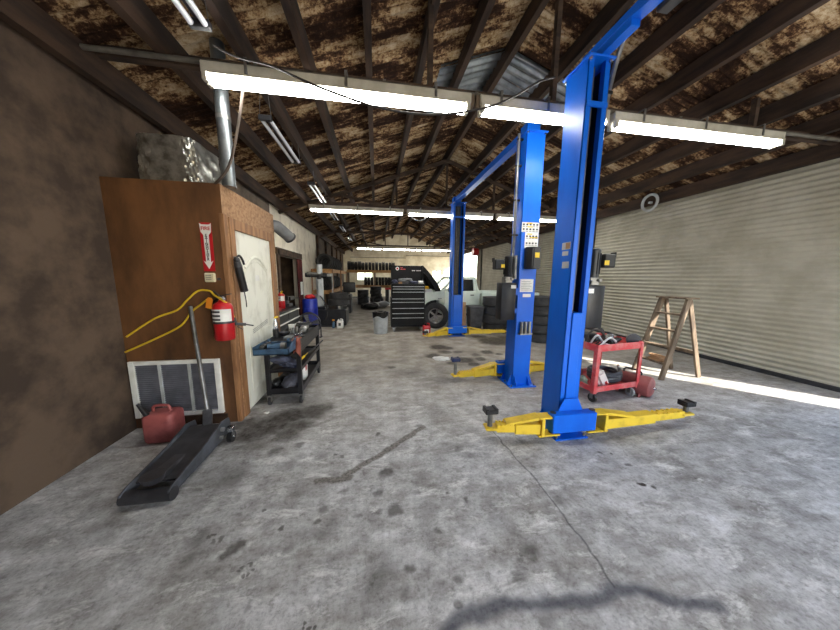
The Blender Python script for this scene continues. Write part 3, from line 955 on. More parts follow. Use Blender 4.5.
# ------------------------------------------------------------------ two-post lifts
def column(root, x0, x1, y0, d, H, od, plate=True):
    """folded steel post between x0 and x1 whose open side faces od (-1 towards the camera)"""
    y1 = y0 + d
    tk = .012
    b = MB()
    yb = y1 if od < 0 else y0           # closed back
    yo = y0 if od < 0 else y1           # open side
    s = -od
    b.bx(x0, x1, min(yb, yb - s * tk), max(yb, yb - s * tk), .012, H, .004)
    for xa, sg in ((x0, 1), (x1, -1)):
        b.bx(xa, xa + sg * tk, y0, y1, .012, H, .004)
        b.bx(xa, xa + sg * .05, min(yo, yo + s * tk), max(yo, yo + s * tk), .012, H, .004)
        b.bx(xa + sg * .05, xa + sg * (.05 - tk), min(yo, yo + s * .05), max(yo, yo + s * .05), .012, H)
    c = b.build('column', M['blue'], root)
    b = MB()
    b.bx(x0 - .07, x1 + .07, y0 - .09, y1 + .09, 0, .014, .003)
    for xa, sg in ((x0, -1), (x1, 1)):
        for yy in (y0 + .03, y1 - .03):
            b.prism([(0, .013), (sg * .065, .013), (sg * .01, .16), (0, .16)], frame((xa, yy - .005, 0), (1, 0, 0), (0, 0, 1), (0, -1, 0)), -.01)
    for xx in (x0 + .03, x1 - .03):
        yy = yb
        b.prism([(0, .013), (s * .075, .013), (s * .01, .14), (0, .14)], frame((xx - .005, yy, 0), (0, 1, 0), (0, 0, 1), (1, 0, 0)), .01)
    b.build('base_plate', M['blue'], c)
    for xx in (x0 - .045, x1 + .045):
        for yy in (y0 - .06, (y0 + y1) / 2, y1 + .06):
            MB().cyl((xx, yy, .012), (xx, yy, .04), .011, n=6).build('anchor_bolt', M['steel'], c)
    b = MB()
    b.bx(x0 - .02, x1 + .02, y0 - .03, y1 + .03, H, H + .016, .003)
    b.build('top_plate', M['blue'], c)
    for xx in (x0 + .01, x1 - .01):
        for yy in (y0 - .005, y1 + .005):
            MB().cyl((xx, yy, H - .022), (xx, yy, H + .028), .014, n=8).build('top_bolt', M['chrome'], c)
    return c

def arm(root, piv, tip, z, side, pad_h, bracket=1, padm='black'):
    """telescopic yellow swing arm with clevis bracket, extension and pad"""
    px, py = piv
    tx, ty = tip
    a, t_ = Vector((px, py, z)), Vector((tx, ty, z))
    d = (t_ - a).normalized()
    L = (t_ - a).length
    mid = a + d * (L * .62)
    b = MB()
    b.bar(a + d * .12, mid, .105, .10, bev=.006)
    b.bar(a + d * .10 + Vector((0, 0, .022)), a + d * .13 + Vector((0, 0, .022)), .14, .17, bev=.003)
    # clevis plates
    n = Vector((-d.y, d.x, 0))
    for zz in (z + .115, z - .062):
        b.bar(a - d * .055, a + d * .16, .11, .016, bev=.004) if False else b.box(a + d * .05 + Vector((0, 0, zz - z)), (.22 if abs(d.x) > .7 else .11, .11 if abs(d.x) > .7 else .22, .016), .004)
    # sloping stiffener from the clevis down to the arm
    for s in (-1, 1):
        q = [(.11, .105), (.15, .122), (.46, .055), (.46, .045), (.40, .05)]
        b.prism(q, frame(a + n * (s * .046) - n * .006, d, (0, 0, 1), -n), -.012 if True else 0)
    b.bar(a + d * .14 + Vector((0, 0, .118)), a + d * .45 + Vector((0, 0, .056)), .10, .010)
    o = b.build('arm', M['yellow'], root)
    b = MB()
    b.bar(mid - d * .03, t_ - d * .06, .082, .07, bev=.004)
    b.bar(t_ - d * .10, t_ + d * .05, .12, .025, bev=.01)
    for k in range(5):
        f = L * (.66 + .055 * k)
        b.cyl(a + d * f + n * .03 + Vector((0, 0, .03)), a + d * f + n * .03 + Vector((0, 0, .046)), .014, n=6)
        b.cyl(a + d * f - n * .03 + Vector((0, 0, .03)), a + d * f - n * .03 + Vector((0, 0, .046)), .012, n=6)
    b.build('extension', M['yellow'], o)
    b = MB()
    b.cyl(a + Vector((0, 0, -.07)), a + Vector((0, 0, .15)), .028, n=14)
    b.build('pivot_pin', M['darkgrey'], o)
    zt_ = pad_h
    MB().cyl((tx, ty, z + .01), (tx, ty, zt_ - .06), .024, n=12).build('pad_post', M['steel'], o)
    b = MB()
    b.box((tx, ty, zt_ - .032), (.125, .10, .045), .008).box((tx - .045, ty, zt_ - .008), (.03, .10, .016), .004).box((tx + .045, ty, zt_ - .008), (.03, .10, .016), .004)
    b.build('pad', M[padm], o)
    return o

def carriage(root, x0, x1, ya, od, H, wide=.16):
    """blue carriage riding in the post; its head sticks out of the open side"""
    b = MB()
    yf = ya + od * .11
    b.bx(x0 - wide, x1 + wide, min(ya + od * .012, yf), max(ya + od * .012, yf), .09, .27, .006)
    b.bx(x0 + .055, x1 - .055, min(ya + od * .012, ya - od * .15), max(ya + od * .012, ya - od * .15), .06, H, .004)
    o = b.build('carriage', M['blue'], root)
    b = MB()
    xm = (x0 + x1) / 2
    yy = ya + od * .02
    b.prism([(-.13, 0), (.13, 0), (.075, .12), (-.075, .12)], frame((xm, yy, .27), (1, 0, 0), (0, 0, 1), (0, -1, 0)), .012)
    b.build('gusset', M['blue'], o)
    return o

def inner(c, x0, x1, y0, d, od, H, zc):
    """inside of the channel: black back sheet, painted shade strip, cables and cross brace"""
    yb = (y0 + d) if od < 0 else y0
    s = od
    b = MB()
    b.bx(x0 + .055, x1 - .055, min(yb + s * .02, yb + s * .03), max(yb + s * .02, yb + s * .03), zc, H - .03)  # black sheet along the closed back of the channel
    b.build('channel_back_sheet', M['black'], c)
    for f, q in ((.46, .05), (.60, .09), (.40, .11)):
        xx = x0 + (x1 - x0) * f
        yy = (y0 + q) if od < 0 else (y0 + d - q)
        MB().cyl((xx, yy, zc - .1), (xx, yy, H - .03), .0055, n=6).build('lift_cable', M['steel'], c)
    b = MB()
    b.bx(x1 - .022, x1 - .0125, y0 + .07, y0 + d - .03, zc, H - .03)  # black strip stands in for the shade deep inside the channel
    b.build('shade_strip', M['black'], c)
    yo = y0 if od < 0 else y0 + d
    b = MB()
    b.bx(x0 + .005, x1 - .005, yo - .012, yo + .012, H - .36, H - .32, .003)
    o = b.build('cross_brace', M['blue'], c)

def power_unit(root, cx, cy, z0, z1, side):
    """vertical black oil tank with motor and pump on top"""
    b = MB()
    b.bx(cx - .105, cx + .105, cy - .085, cy + .085, z0, z1, .012, 2)
    p = b.build('power_unit', M['blackm'], root)
    b = MB()
    b.cyl((cx - side * .01, cy - .02, z1 + .08), (cx - side * .01, cy - .02, z1 + .34), .062, n=20)
    b.ball((cx - side * .01, cy - .02, z1 + .34), .062, (1, 1, .35), 16)
    for k in range(12):
        a = 2 * PI * k / 12
        b.box((cx - side * .01 + .064 * math.cos(a), cy - .02 + .064 * math.sin(a), z1 + .21), (.01, .006, .2), 0, (0, 0, a))
    b.build('motor', M['black'], p)
    b = MB()
    b.box((cx, cy - .01, z1 + .04), (.11, .1, .085), .008)
    b.cyl((cx + .04, cy - .085, z1 + .05), (cx + .04, cy - .04, z1 + .05), .016, n=10).cyl((cx - .04, cy - .085, z1 + .03), (cx - .04, cy - .04, z1 + .03), .02, n=10)
    b.build('pump_block', M['steel'], p)
    b = MB()
    b.box((cx + side * .14, cy - .02, z1 + .24), (.13, .1, .13), .01)
    b.box((cx + side * .215, cy - .02, z1 + .30), (.016, .06, .05), .003)
    b.build('switch_box', M['black'], p)
    b = MB()
    b.bx(cx - side * .06 - .035, cx - side * .06 + .035, cy - .088, cy - .084, z1 - .075, z1 - .03)
    lb = b.build('rating_label', M['white'], p)
    lb['label'] = 'white label'
    MB().cyl((cx - side * .085, cy - .04, z1 + .05), (cx - side * .085, cy - .04, z1 + .36), .03, n=16).build('capacitor', M['steel'], p)
    b = MB()
    b.box((cx + side * .1, cy - .072, z1 + .22), (.05, .006, .045), .001)
    b.build('warning_label', M['ylabel'], p)
    return p

# --- the middle lift: a near post with its back to us and a far post facing us, joined by a beam
LX0, LX1, LY, LD, LH = 1.905, 2.16, 3.40, .26, 3.365
L1 = thing('two_post_lift', 'blue two post car lift with warning decals, farther of the two lifts', 'car lift', (2.02, 5.1, 0), 0)
c = column(L1, LX0, LX1, LY, LD, LH, 1)
xm = (LX0 + LX1) / 2
yd = LY - .0015
for q4 in ((LX0, LX1 - .004, 2.14, 2.265), (LX0 + .055, LX1 - .008, 1.93, 2.138), (LX0 + .028, LX1 - .035, 1.345, 1.52), (LX0 + .075, LX1 - .06, 1.275, 1.32)):
    MB().bx(q4[0], q4[1], yd - .001, yd, q4[2], q4[3]).build('decal_sheet', M['white'], c)
for r_, zz in enumerate((2.225, 2.165, 2.075, 1.985)):
    b = MB()
    for k in range(5 if r_ < 2 else 4):
        xx = (LX0 + .028 + k * .048) if r_ < 2 else (LX0 + .082 + k * .045)
        b.bx(xx - .013, xx + .013, yd - .002, yd - .001, zz, zz + .022)
        b.bx(xx - .017, xx + .017, yd - .002, yd - .001, zz - .018, zz - .012)
    b.build('decal_print', M['darkgrey'], c)
b = MB()
for k in range(6):
    b.bx(LX0 + .045, LX1 - .06 - .02 * (k % 2), yd - .002, yd - .001, 1.37 + k * .023, 1.374 + k * .023)
b.build('decal_print', M['darkgrey'], c)
b = MB()
for xx, zz in ((LX0 + .08, 2.188), (LX0 + .075, 2.235), (LX0 + .08, 2.095), (LX0 + .125, 2.05), (LX0 + .17, 2.05)):
    b.bx(xx, xx + .075, yd - .0025, yd - .002, zz + .012, zz + .026)
b.build('warning_strip', M['ylabel'], c)
# release cover on the face of the near post
b = MB()
cx0 = LX0 + .055
b.prism([(0, 0), (0, -.05), (.06, -.13), (.175, -.13), (.175, 0)], frame((cx0, LY, 1.655), (1, 0, 0), (0, 1, 0), (0, 0, 1)), .285)
es = list(b.bm.edges)
bmesh.ops.bevel(b.bm, geom=es, offset=.012, segments=2, affect='EDGES')
b.build('latch_cover', M['blackm'], c)
b = MB()
b.bx(cx0 + .085, cx0 + .145, LY - .133, LY - .13, 1.80, 1.865)
b.build('latch_label', M['ylabel'], c)
b = MB()
for k in range(3):
    xx = LX0 + .07 + .058 * k
    b.cyl((xx, LY - .035, .80), (xx, LY - .035, .935), .022, n=12)
    b.cyl((xx, LY - .035, .775), (xx, LY - .035, .80), .026, n=12)
b.bx(LX0 + .04, LX1 - .03, LY - .06, LY, .755, .775)
b.build('adapter_rack', M['steel'], c)
carriage(L1, LX0, LX1, LY + LD, 1, .9, .10)
ya = LY + LD + .07
arm(L1, (LX0 - .04, ya), (1.12, 3.62), .12, -1, .385, 1, 'bluedk')
arm(L1, (LX1 + .05, ya), (3.1, 3.86), .12, 1, .24)
power_unit(L1, 1.755, LY + .04, .965, 1.47, -1)
b = MB()
b.bx(1.855, LX0, LY + .0, LY + .09, 1.30, 1.40).bx(1.855, LX0, LY, LY + .09, 1.05, 1.12)
b.build('mounting_bracket', M['blue'], L1)
b = MB()
b.tube([(LX0 - .055, LY + .1, 3.38), (LX0 - .05, LY + .1, 2.6), (LX0 - .045, LY + .1, 1.95), (LX0 - .06, LY + .08, 1.85), (LX0 - .10, LY + .05, 1.80)], .018, 10, 4)
co = b.build('cable_conduit', M['steel'], L1)
b = MB()
for zz in (3.3, 2.98, 2.55, 2.1):
    b.bx(LX0 - .075, LX0, LY + .085, LY + .115, zz, zz + .02)
b.build('conduit_clip', M['black'], co)
# far post
FX0, FX1, FY = 1.915, 2.225, 6.70
c2 = column(L1, FX0, FX1, FY, LD, 3.36, -1)
inner(c2, FX0, FX1, FY, LD, -1, 3.36, 1.05)
carriage(L1, FX0, FX1, FY, -1, 1.08, .10)
arm(L1, (FX0 - .05, FY - .07), (1.16, 6.28), .12, -1, .24)
arm(L1, (FX1 + .05, FY - .07), (3.42, 6.55), .12, 1, .26)
b = MB()
b.bx(1.96, 2.08, LY + .06, FY + .2, 3.39, 3.49, .006)
b.bx(1.93, 2.11, LY + .05, LY + .22, 3.375, 3.51, .004).bx(1.93, 2.11, FY + .05, FY + .22, 3.37, 3.51, .004)
b.build('crossbeam', M['blue'], L1)
# --- the near lift: one post in view, its beam runs over the camera
RX0, RX1, RY = 1.735, 1.942, 2.20
L2 = thing('two_post_lift', 'blue two post car lift nearest to the camera with open channel facing it', 'car lift', (1.85, 2.3, 0), 0)
c = column(L2, RX0, RX1, RY, .27, 3.32, -1)
inner(c, RX0, RX1, RY, .27, -1, 3.32, 1.2)
carriage(L2, RX0, RX1, RY, -1, 1.22, .125)
arm(L2, (RX0 - .09, RY - .045), (1.05, 2.24), .125, -1, .325)
arm(L2, (RX1 + .12, RY - .045), (3.25, 2.20), .125, 1, .26)
b = MB()
b.bx(RX0 + .085, RX0 + .17, -.6, RY + .2, 3.395, 3.46, .006)
b.bx(RX0 + .09, RX0 + .165, RY - .28, RY + .1, 3.334, 3.395, .004)
b.box((RX0 + .128, RY - .36, 3.385), (.10, .26, .02), .004, (R_(6), 0, 0))
b.build('crossbeam', M['blue'], L2)
b = MB()
b.bx(RX0 + .172, RX0 + .265, 1.62, 1.82, 3.335, 3.44, .008)
o = b.build('overhead_switch', M['blackm'], L2)
MB().bx(RX0 + .19, RX0 + .245, 1.617, 1.62, 3.37, 3.43).build('switch_label', M['ylabel'], o)
b = MB()
b.tube([(RX1 + .06, RY + .2, 1.75), (RX1 + .065, RY + .15, 2.4), (RX1 + .07, RY + .1, 3.0), (RX1 + .085, RY + .06, 3.30), (RX1 + .06, RY - .02, 3.43), (RX1 + .0, RY - .1, 3.45)], .02, 10, 5)
b.tube([(RX1 + .05, RY + .24, 1.8), (RX1 + .11, RY + .24, 2.3), (RX1 + .13, RY + .22, 2.32), (RX1 + .14, RY + .2, 1.75)], .009, 8, 4)
co = b.build('cable_conduit', M['steel'], L2)
b = MB()
for zz, yy in ((3.12, .08), (2.86, .11), (2.45, .15)):
    b.bx(RX1, RX1 + .1, RY + yy - .015, RY + yy + .015, zz, zz + .025)
b.build('conduit_clip', M['black'], co)
power_unit(L2, RX1 + .17, RY + .19, 1.045, 1.47, 1)
b = MB()
b.bx(RX1, RX1 + .07, RY + .13, RY + .22, 1.32, 1.40).bx(RX1, RX1 + .07, RY + .13, RY + .22, 1.1, 1.17)
b.build('mounting_bracket', M['blue'], L2)
for y0, y1, z0, z1 in ((RY + .03, RY + .14, 1.80, 1.865), (RY + .03, RY + .12, 1.63, 1.69), (RY + .05, RY + .13, 1.745, 1.785)):
    MB().bx(RX0 - .002, RX0 - .0005, y0, y1, z0, z1).build('decal_sheet', M['lgrey'], c)
MB().bx(RX0 - .0025, RX0 - .002, RY + .032, RY + .09, 1.805, 1.86).build('decal_patch', M['cardboard'], c)

# ------------------------------------------------------------------ floor jack with handle
J = thing('floor_jack', 'dark grey floor jack on the floor below the air vent, handle up against the wall', 'floor jack', (-1.56, 2.25, 0))
def side_plate(x):
    b = MB()
    q = [(2.62, .06), (2.66, .12), (2.64, .20), (2.52, .225), (2.30, .165), (1.92, .115), (1.86, .09), (1.88, .045), (2.3, .05)]
    b.prism(q, frame((x - .007, 0, 0), (0, 1, 0), (0, 0, 1), (1, 0, 0)), .014)
    bmesh.ops.bevel(b.bm, geom=list(b.bm.edges), offset=.003, segments=1, affect='EDGES')
    return b
side_plate(-1.405).build('side_plate', M['jackgrey'], J)
side_plate(-1.69).build('side_plate', M['jackgrey'], J)
b = MB()
b.prism([(2.56, .17), (2.56, .185), (2.28, .145), (1.98, .10), (1.98, .085)], frame((-1.68, 0, 0), (0, 1, 0), (0, 0, 1), (1, 0, 0)), .265)
b.build('cover_plate', M['darkgrey'], J)
b = MB()
b.bar((-1.547, 2.35, .10), (-1.547, 1.95, .13), .09, .05, bev=.006)
b.cyl((-1.547, 1.95, .12), (-1.547, 1.95, .165), .055, .07, n=18)
b.build('lift_arm', M['darkgrey'], J)
b = MB()
b.cyl((-1.70, 1.9, .05), (-1.395, 1.9, .05), .045, n=18)
b.build('front_roller', M['darkgrey'], J)
for x in (-1.355, -1.74):
    w = MB()
    w.cyl((x - .018, 2.56, .052), (x + .018, 2.56, .052), .05, n=18)
    wo = w.build('caster', M['black'], J)
    b = MB()
    b.bar((x, 2.56, .055), (x, 2.56, .15), .05, .03, (0, 1, 0)).cyl((x - .03, 2.56, .052), (x + .03, 2.56, .052), .012, n=8).box((x, 2.56, .135), (.055, .06, .03), .005)
    b.build('caster_fork', M['chrome'], wo)
b = MB()
b.cyl((-1.60, 2.56, .14), (-1.49, 2.56, .14), .035, n=14).bar((-1.545, 2.56, .14), (-1.575, 2.64, .29), .07, .05, bev=.006)
b.build('handle_socket', M['darkgrey'], J)
MB().cyl((-1.40, 2.50, .16), (-1.375, 2.50, .16), .02, n=8).build('bolt', M['steel'], J)
MB().cyl((-1.40, 2.47, .1), (-1.375, 2.47, .1), .016, n=8).build('bolt', M['steel'], J)
MB().cyl((-1.572, 2.632, .27), (-1.785, 2.905, 1.235), .0175, n=14).build('handle', M['steel'], J)

t = thing('gas_can', 'red plastic fuel can beside the floor jack at the left edge', 'fuel can', (-1.98, 2.70, 0))
b = MB()
b.box((-1.985, 2.70, .14), (.25, .2, .28), .04, None, 3)
b.build('body', M['maroon'], t)
b = MB()
b.tube([(-2.06, 2.70, .275), (-2.05, 2.70, .33), (-1.94, 2.70, .33), (-1.92, 2.70, .275)], .013, 8)
b.build('handle', M['maroon'], t)
b = MB()
b.cyl((-2.07, 2.64, .27), (-2.1, 2.6, .40), .022, .012, n=10)
b.build('spout', M['black'], t)

# ------------------------------------------------------------------ black tool cart beside the door
T = thing('tool_cart', 'black three tier steel tool cart standing in front of the white door', 'tool cart', (-1.12, 3.82, 0))
x0, x1, y0, y1 = -1.30, -.905, 3.27, 4.34
def tray(name, z, h, m, x0=x0, x1=x1, y0=y0, y1=y1, perf=False):
    b = MB()
    b.bx(x0, x1, y0, y1, z, z + .012)
    for a in ((x0, x0 + .012, y0, y1), (x1 - .012, x1, y0, y1), (x0, x1, y0, y0 + .012), (x0, x1, y1 - .012, y1)):
        b.bx(*a, z, z + h, .002)
    return b.build(name, m, T)
top = tray('top_tray', .63, .15, M['blackm'])
MB().bx(x0 + .012, x1 - .012, y0 + .012, y1 - .012, .735, .747).build('top_deck', M['blackm'], T)
b = MB()
for k in range(13):
    for r_ in range(3):
        yy = y0 + .08 + k * .075
        b.cyl((x1 - .001, yy, .67 + r_ * .035), (x1 + .0015, yy, .67 + r_ * .035), .009, n=8)
b.build('peg_hole', M['grey'], top)
tray('shelf', .40, .045, M['blackm'])
tray('shelf', .13, .07, M['blackm'])
for xx in (x0 + .02, x1 - .02):
    for yy in (y0 + .02, y1 - .02):
        MB().bx(xx - .024, xx + .024, yy - .024, yy + .024, .11, .74, .003).build('leg', M['blackm'], T)
        w = MB()
        w.cyl((xx - .014, yy, .045), (xx + .014, yy, .045), .045, n=16)
        wo = w.build('caster', M['darkgrey'], T)
        b = MB()
        b.bx(xx - .024, xx - .016, yy - .02, yy + .02, .04, .12).bx(xx + .016, xx + .024, yy - .02, yy + .02, .04, .12).bx(xx - .026, xx + .026, yy - .026, yy + .026, .10, .12)
        b.build('caster_fork', M['steel'], wo)
# things lying on the cart
t = thing('parts_tray', 'blue grey steel tray hooked over the near end of the tool cart', 'tray', (-1.18, 3.13, .69))
b = MB()
bx0, bx1, by0, by1, bz = -1.30, -.94, 2.99, 3.268, .695
b.bx(bx0, bx1, by0, by1, bz, bz + .01)
b.bx(bx0, bx1, by0, by0 + .012, bz, bz + .062, .002).bx(bx0, bx1, by1 - .012, by1, bz, bz + .085, .002).bx(bx0, bx0 + .012, by0, by1, bz, bz + .09, .002)
b.prism([(0, 0), (by1 - by0, 0), (by1 - by0, .13), (0, .062)], frame((bx1 - .012, by0, bz), (0, 1, 0), (0, 0, 1), (1, 0, 0)), .012)
b.build('tray', M['bluegrey'], t)
b = MB()
b.bx(bx0 + .05, bx0 + .07, by1 - .012, by1 + .04, bz + .06, bz + .112).bx(bx1 - .1, bx1 - .08, by1 - .012, by1 + .04, bz + .06, bz + .112)
b.build('hook', M['bluegrey'], t)
t = thing('brake_tool', 'blue grey cylindrical tool lying across the near tray of the cart', 'tool', (-1.2, 3.1, .73))
MB().cyl((-1.19, 3.10, .75), (-1.06, 3.12, .75), .045, n=18).build('body', M['bluegrey'], t)
b = MB()
b.cyl((-1.06, 3.12, .75), (-1.01, 3.124, .75), .05, n=18)
b.build('collar', M['steel'], t)
t = thing('cordless_drill', 'black cordless drill lying on the near tray beside the wall', 'drill', (-1.34, 3.15, .71))
b = MB()
b.cyl((-1.23, 3.06, .765), (-1.21, 3.2, .765), .03, n=14).bar((-1.215, 3.19, .765), (-1.21, 3.20, .715), .035, .04)
b.box((-1.21, 3.2, .72), (.06, .09, .03), .006)
b.build('body', M['black'], t)
MB().cyl((-1.235, 3.03, .765), (-1.23, 3.06, .765), .014, .022, n=12).build('chuck', M['steel'], t)
t = thing('spray_can', 'black and silver spray bottle with yellow nozzle on the cart beside the door casing', 'spray bottle', (-1.30, 3.62, .65))
MB().cyl((-1.28, 3.62, .642), (-1.28, 3.62, .76), .036, n=16).build('base', M['black'], t)
MB().lathe([(.028, .76), (.03, .82), (.02, .87), (.012, .90), (0, .90)], Matrix.Translation((-1.28, 3.62, 0)), 16).build('bottle', M['chrome'], t)
MB().bar((-1.285, 3.60, .905), (-1.24, 3.62, .915), .02, .022, bev=.004).build('nozzle', M['ylabel'], t)
t = thing('shop_rag', 'red shop rag draped over the near corner of the tool cart', 'rag', (-.95, 3.3, .72))
b = MB()
def frag(u, v):
    a = u * PI * 1.1 - .3
    s = v * .30
    xx = -.985 + .085 * u
    yy = 3.256 - .012 - .01 * math.sin(u * 9 + v * 4)
    if s < .1:
        return Vector((xx, 3.36 - s * 1.05, .796 + .006 * math.sin(9 * u)))
    return Vector((xx + .012 * math.sin(7 * s), yy, .796 - (s - .1) * .85 * (1 - .2 * math.sin(u * 5))))
b.grid(frag, 12, 16)
o = b.build('cloth', M['rag'], t, ang=80)
sm = o.modifiers.new('thickness', 'SOLIDIFY'); sm.thickness = .004
def simple(name, label, cat, fn, m, group=None):
    b = MB()
    fn(b)
    o = b.build(name, m)
    return tag(o, label, cat, group)
simple('ratchet', 'chrome ratchet lying on the top of the black tool cart', 'ratchet', lambda b: b.cyl((-1.18, 3.55, .655), (-1.02, 3.75, .655), .012, n=10).cyl((-1.02, 3.75, .642), (-1.02, 3.75, .672), .026, n=14), M['chrome'])
simple('socket_set', 'row of chrome sockets standing near the middle of the cart top', 'sockets', lambda b: [b.cyl((-1.2 + .045 * k, 3.92, .642), (-1.2 + .045 * k, 3.92, .70 + .012 * (k % 3)), .018, n=10) for k in range(5)], M['steel'])
simple('impact_wrench', 'black air impact wrench lying on the far end of the cart top', 'impact wrench', lambda b: b.cyl((-1.14, 4.08, .70), (-1.02, 4.2, .70), .055, n=16).bar((-1.09, 4.13, .70), (-1.18, 4.24, .67), .05, .055, bev=.01).cyl((-1.02, 4.2, .70), (-.985, 4.235, .70), .02, n=10), M['black'])
simple('parts_bowl', 'dark magnetic parts bowl on the cart top near the wall', 'bowl', lambda b: b.lathe([(0, .644), (.05, .644), (.075, .69), (.07, .69), (.045, .65), (0, .65)], Matrix.Translation((-1.22, 3.75, 0)), 20), M['darkgrey'])
simple('red_screwdriver', 'red handled screwdriver lying on the cart top', 'screwdriver', lambda b: b.cyl((-1.12, 3.42, .657), (-1.06, 3.52, .657), .015, n=10).cyl((-1.06, 3.52, .657), (-1.0, 3.62, .657), .004, n=6), M['red'])
simple('brake_caliper', 'rusty grey brake caliper on the cart top beside the sockets', 'brake caliper', lambda b: b.box((-1.02, 3.95, .685), (.09, .16, .085), .02, None, 2).cyl((-1.05, 3.95, .70), (-.96, 3.95, .70), .04, n=14).box((-1.02, 3.83, .67), (.03, .1, .04), .008), M['steel'])
simple('ball_peen_hammer', 'wooden handled hammer lying across the far part of the cart top', 'hammer', lambda b: b.cyl((-1.2, 4.24, .66), (-.98, 4.02, .665), .013, n=8).cyl((-1.24, 4.23, .672), (-1.17, 4.29, .672), .02, n=10), M['wood'])
simple('grease_tub', 'small white tub on the cart top beside the wall', 'tub', lambda b: b.lathe([(0, .643), (.04, .643), (.045, .71), (.047, .71), (.047, .725), (0, .725)], Matrix.Translation((-1.235, 4.12, 0)), 20), M['white'])
simple('spark_tester', 'small grey tester box on the near part of the cart top', 'tester', lambda b: b.box((-1.06, 3.40, .675), (.09, .13, .065), .01), M['grey'])
simple('wrench', 'long steel wrench lying near the red rag on the cart top', 'wrench', lambda b: b.bar((-1.12, 3.30, .655), (-.96, 3.62, .655), .022, .012).box((-.955, 3.64, .655), (.05, .05, .014), .004), M['steel'])
simple('work_gloves', 'blue grey bundle of cloth on the middle shelf of the tool cart', 'cloth', lambda b: b.lump((-1.12, 3.46, .478), .12, (1.05, .9, .42), .42, seed=4), M['cloth'])
simple('yellow_screwdriver', 'yellow handled screwdriver on the edge of the cart middle shelf', 'screwdriver', lambda b: b.cyl((-.985, 3.50, .462), (-.965, 3.66, .475), .016, n=10).cyl((-.965, 3.66, .475), (-.95, 3.8, .486), .004, n=6), M['ylabel'])
simple('pry_bar', 'long dark pry bar jutting out of the cart middle shelf', 'pry bar', lambda b: b.tube([(-1.0, 3.6, .46), (-.95, 3.95, .47), (-.9, 4.2, .49), (-.86, 4.36, .52)], .011, 8), M['darkgrey'])
simple('cable_bundle', 'black bundle of cables on the middle shelf behind the blue cloth', 'cables', lambda b: [b.tube([(-1.15 + .11 * math.cos(a + k), 3.85 + .14 * math.sin(a + k), .435 + .018 * k) for a in [2 * PI * j / 10 for j in range(10)]], .014, 6, 3, True) for k in range(4)], M['cable'])
t = thing('fluid_bottle', 'white fluid bottle with red label on the bottom shelf of the tool cart', 'bottle', (-.995, 3.72, .142))
b = MB()
b.box((-1.0, 3.72, .245), (.085, .16, .205), .02, None, 2)
b.build('bottle', M['white'], t)
MB().cyl((-1.0, 3.77, .345), (-1.0, 3.77, .385), .022, n=12).build('cap', M['black'], t)
MB().bx(-.9565, -.954, 3.66, 3.73, .27, .335).build('label', M['red'], t)
simple('tool_bag', 'slumped dark grey tool bag on the bottom shelf of the tool cart', 'bag', lambda b: b.lump((-1.06, 3.44, .235), .11, (.85, 1.05, .8), .3, seed=9), M['darkcloth'])
simple('black_bag', 'black bundle on the bottom shelf of the cart nearest the wall', 'bag', lambda b: b.lump((-1.22, 3.50, .205), .10, (.8, 1.2, .6), .18, seed=12), M['bag'])
simple('oil_filter', 'round black oil filter on the bottom shelf behind the bags', 'oil filter', lambda b: b.lathe([(0, .143), (.05, .143), (.055, .15), (.055, .25), (.045, .262), (0, .262)], Matrix.Translation((-1.18, 3.9, 0)), 20), M['black'])

for o in list(COL.objects):
    if o.parent is None and o.name.split('.')[0] in ('ratchet', 'socket_set', 'impact_wrench', 'parts_bowl', 'red_screwdriver', 'brake_caliper', 'ball_peen_hammer', 'grease_tub', 'spark_tester', 'wrench', 'spray_can'):
        o.location.z += .105

# ------------------------------------------------------------------ big black tool chest in the middle distance
K = thing('tool_chest', 'tall black rolling tool chest with open lid and silver drawer pulls', 'tool chest', (.89, 7.8, 0))
kx0, kx1, ky0, ky1 = .395, 1.345, 7.36, 7.81
b = MB()
b.bx(kx0, kx1, ky0 + .012, ky1, .14, .955, .006).bx(kx0 + .02, kx1 - .005, ky0 + .012, ky1 - .02, .955, 1.34, .006)
b.build('cabinet', M['matblack'], K)
b = MB()
b.bx(kx0 + .02, kx1 - .005, ky1 - .06, ky1 - .02, 1.34, 1.85, .008)
b.bx(kx0 + .02, kx0 + .04, ky1 - .16, ky1 - .02, 1.36, 1.82, .004).bx(kx1 - .025, kx1 - .005, ky1 - .16, ky1 - .02, 1.36, 1.82, .004)
lid = b.build('lid', M['matblack'], K)
FL = frame((0, ky1 - .0605, 0), (1, 0, 0), (0, 0, 1), (0, -1, 0))
MB().lathe([(0, 0), (.05, 0), (.05, .002), (0, .002)], frame((.60, ky1 - .061, 1.765), (1, 0, 0), (0, 0, 1), (0, -1, 0)), 24).build('emblem', M['white'], lid)
MB().lathe([(0, .002), (.032, .002), (.032, .004), (0, .004)], frame((.60, ky1 - .061, 1.765), (1, 0, 0), (0, 0, 1), (0, -1, 0)), 5).build('emblem_star', M['sign_red'], lid)
b = MB()
for k, w_ in enumerate((.035, .02)):
    b.bx(.69 + .047 * k, .69 + .047 * k + w_, ky1 - .063, ky1 - .061, 1.785, 1.80)
for k in range(5):
    b.bx(.69 + .03 * k, .69 + .03 * k + .022, ky1 - .063, ky1 - .061, 1.735, 1.76)
b.build('lid_print', M['redcart'], lid)
b = MB()
for k in range(8):
    if k != 3:
        b.bx(1.02 + .033 * k, 1.02 + .033 * k + .024, ky1 - .063, ky1 - .061, 1.70, 1.725)
b.build('lid_print', M['white'], lid)
zs = [1.262, 1.196, 1.112, .925, .83, .662, .517, .392]
zlow = [1.20, 1.12, .985, .84, .675, .525, .40, .205]
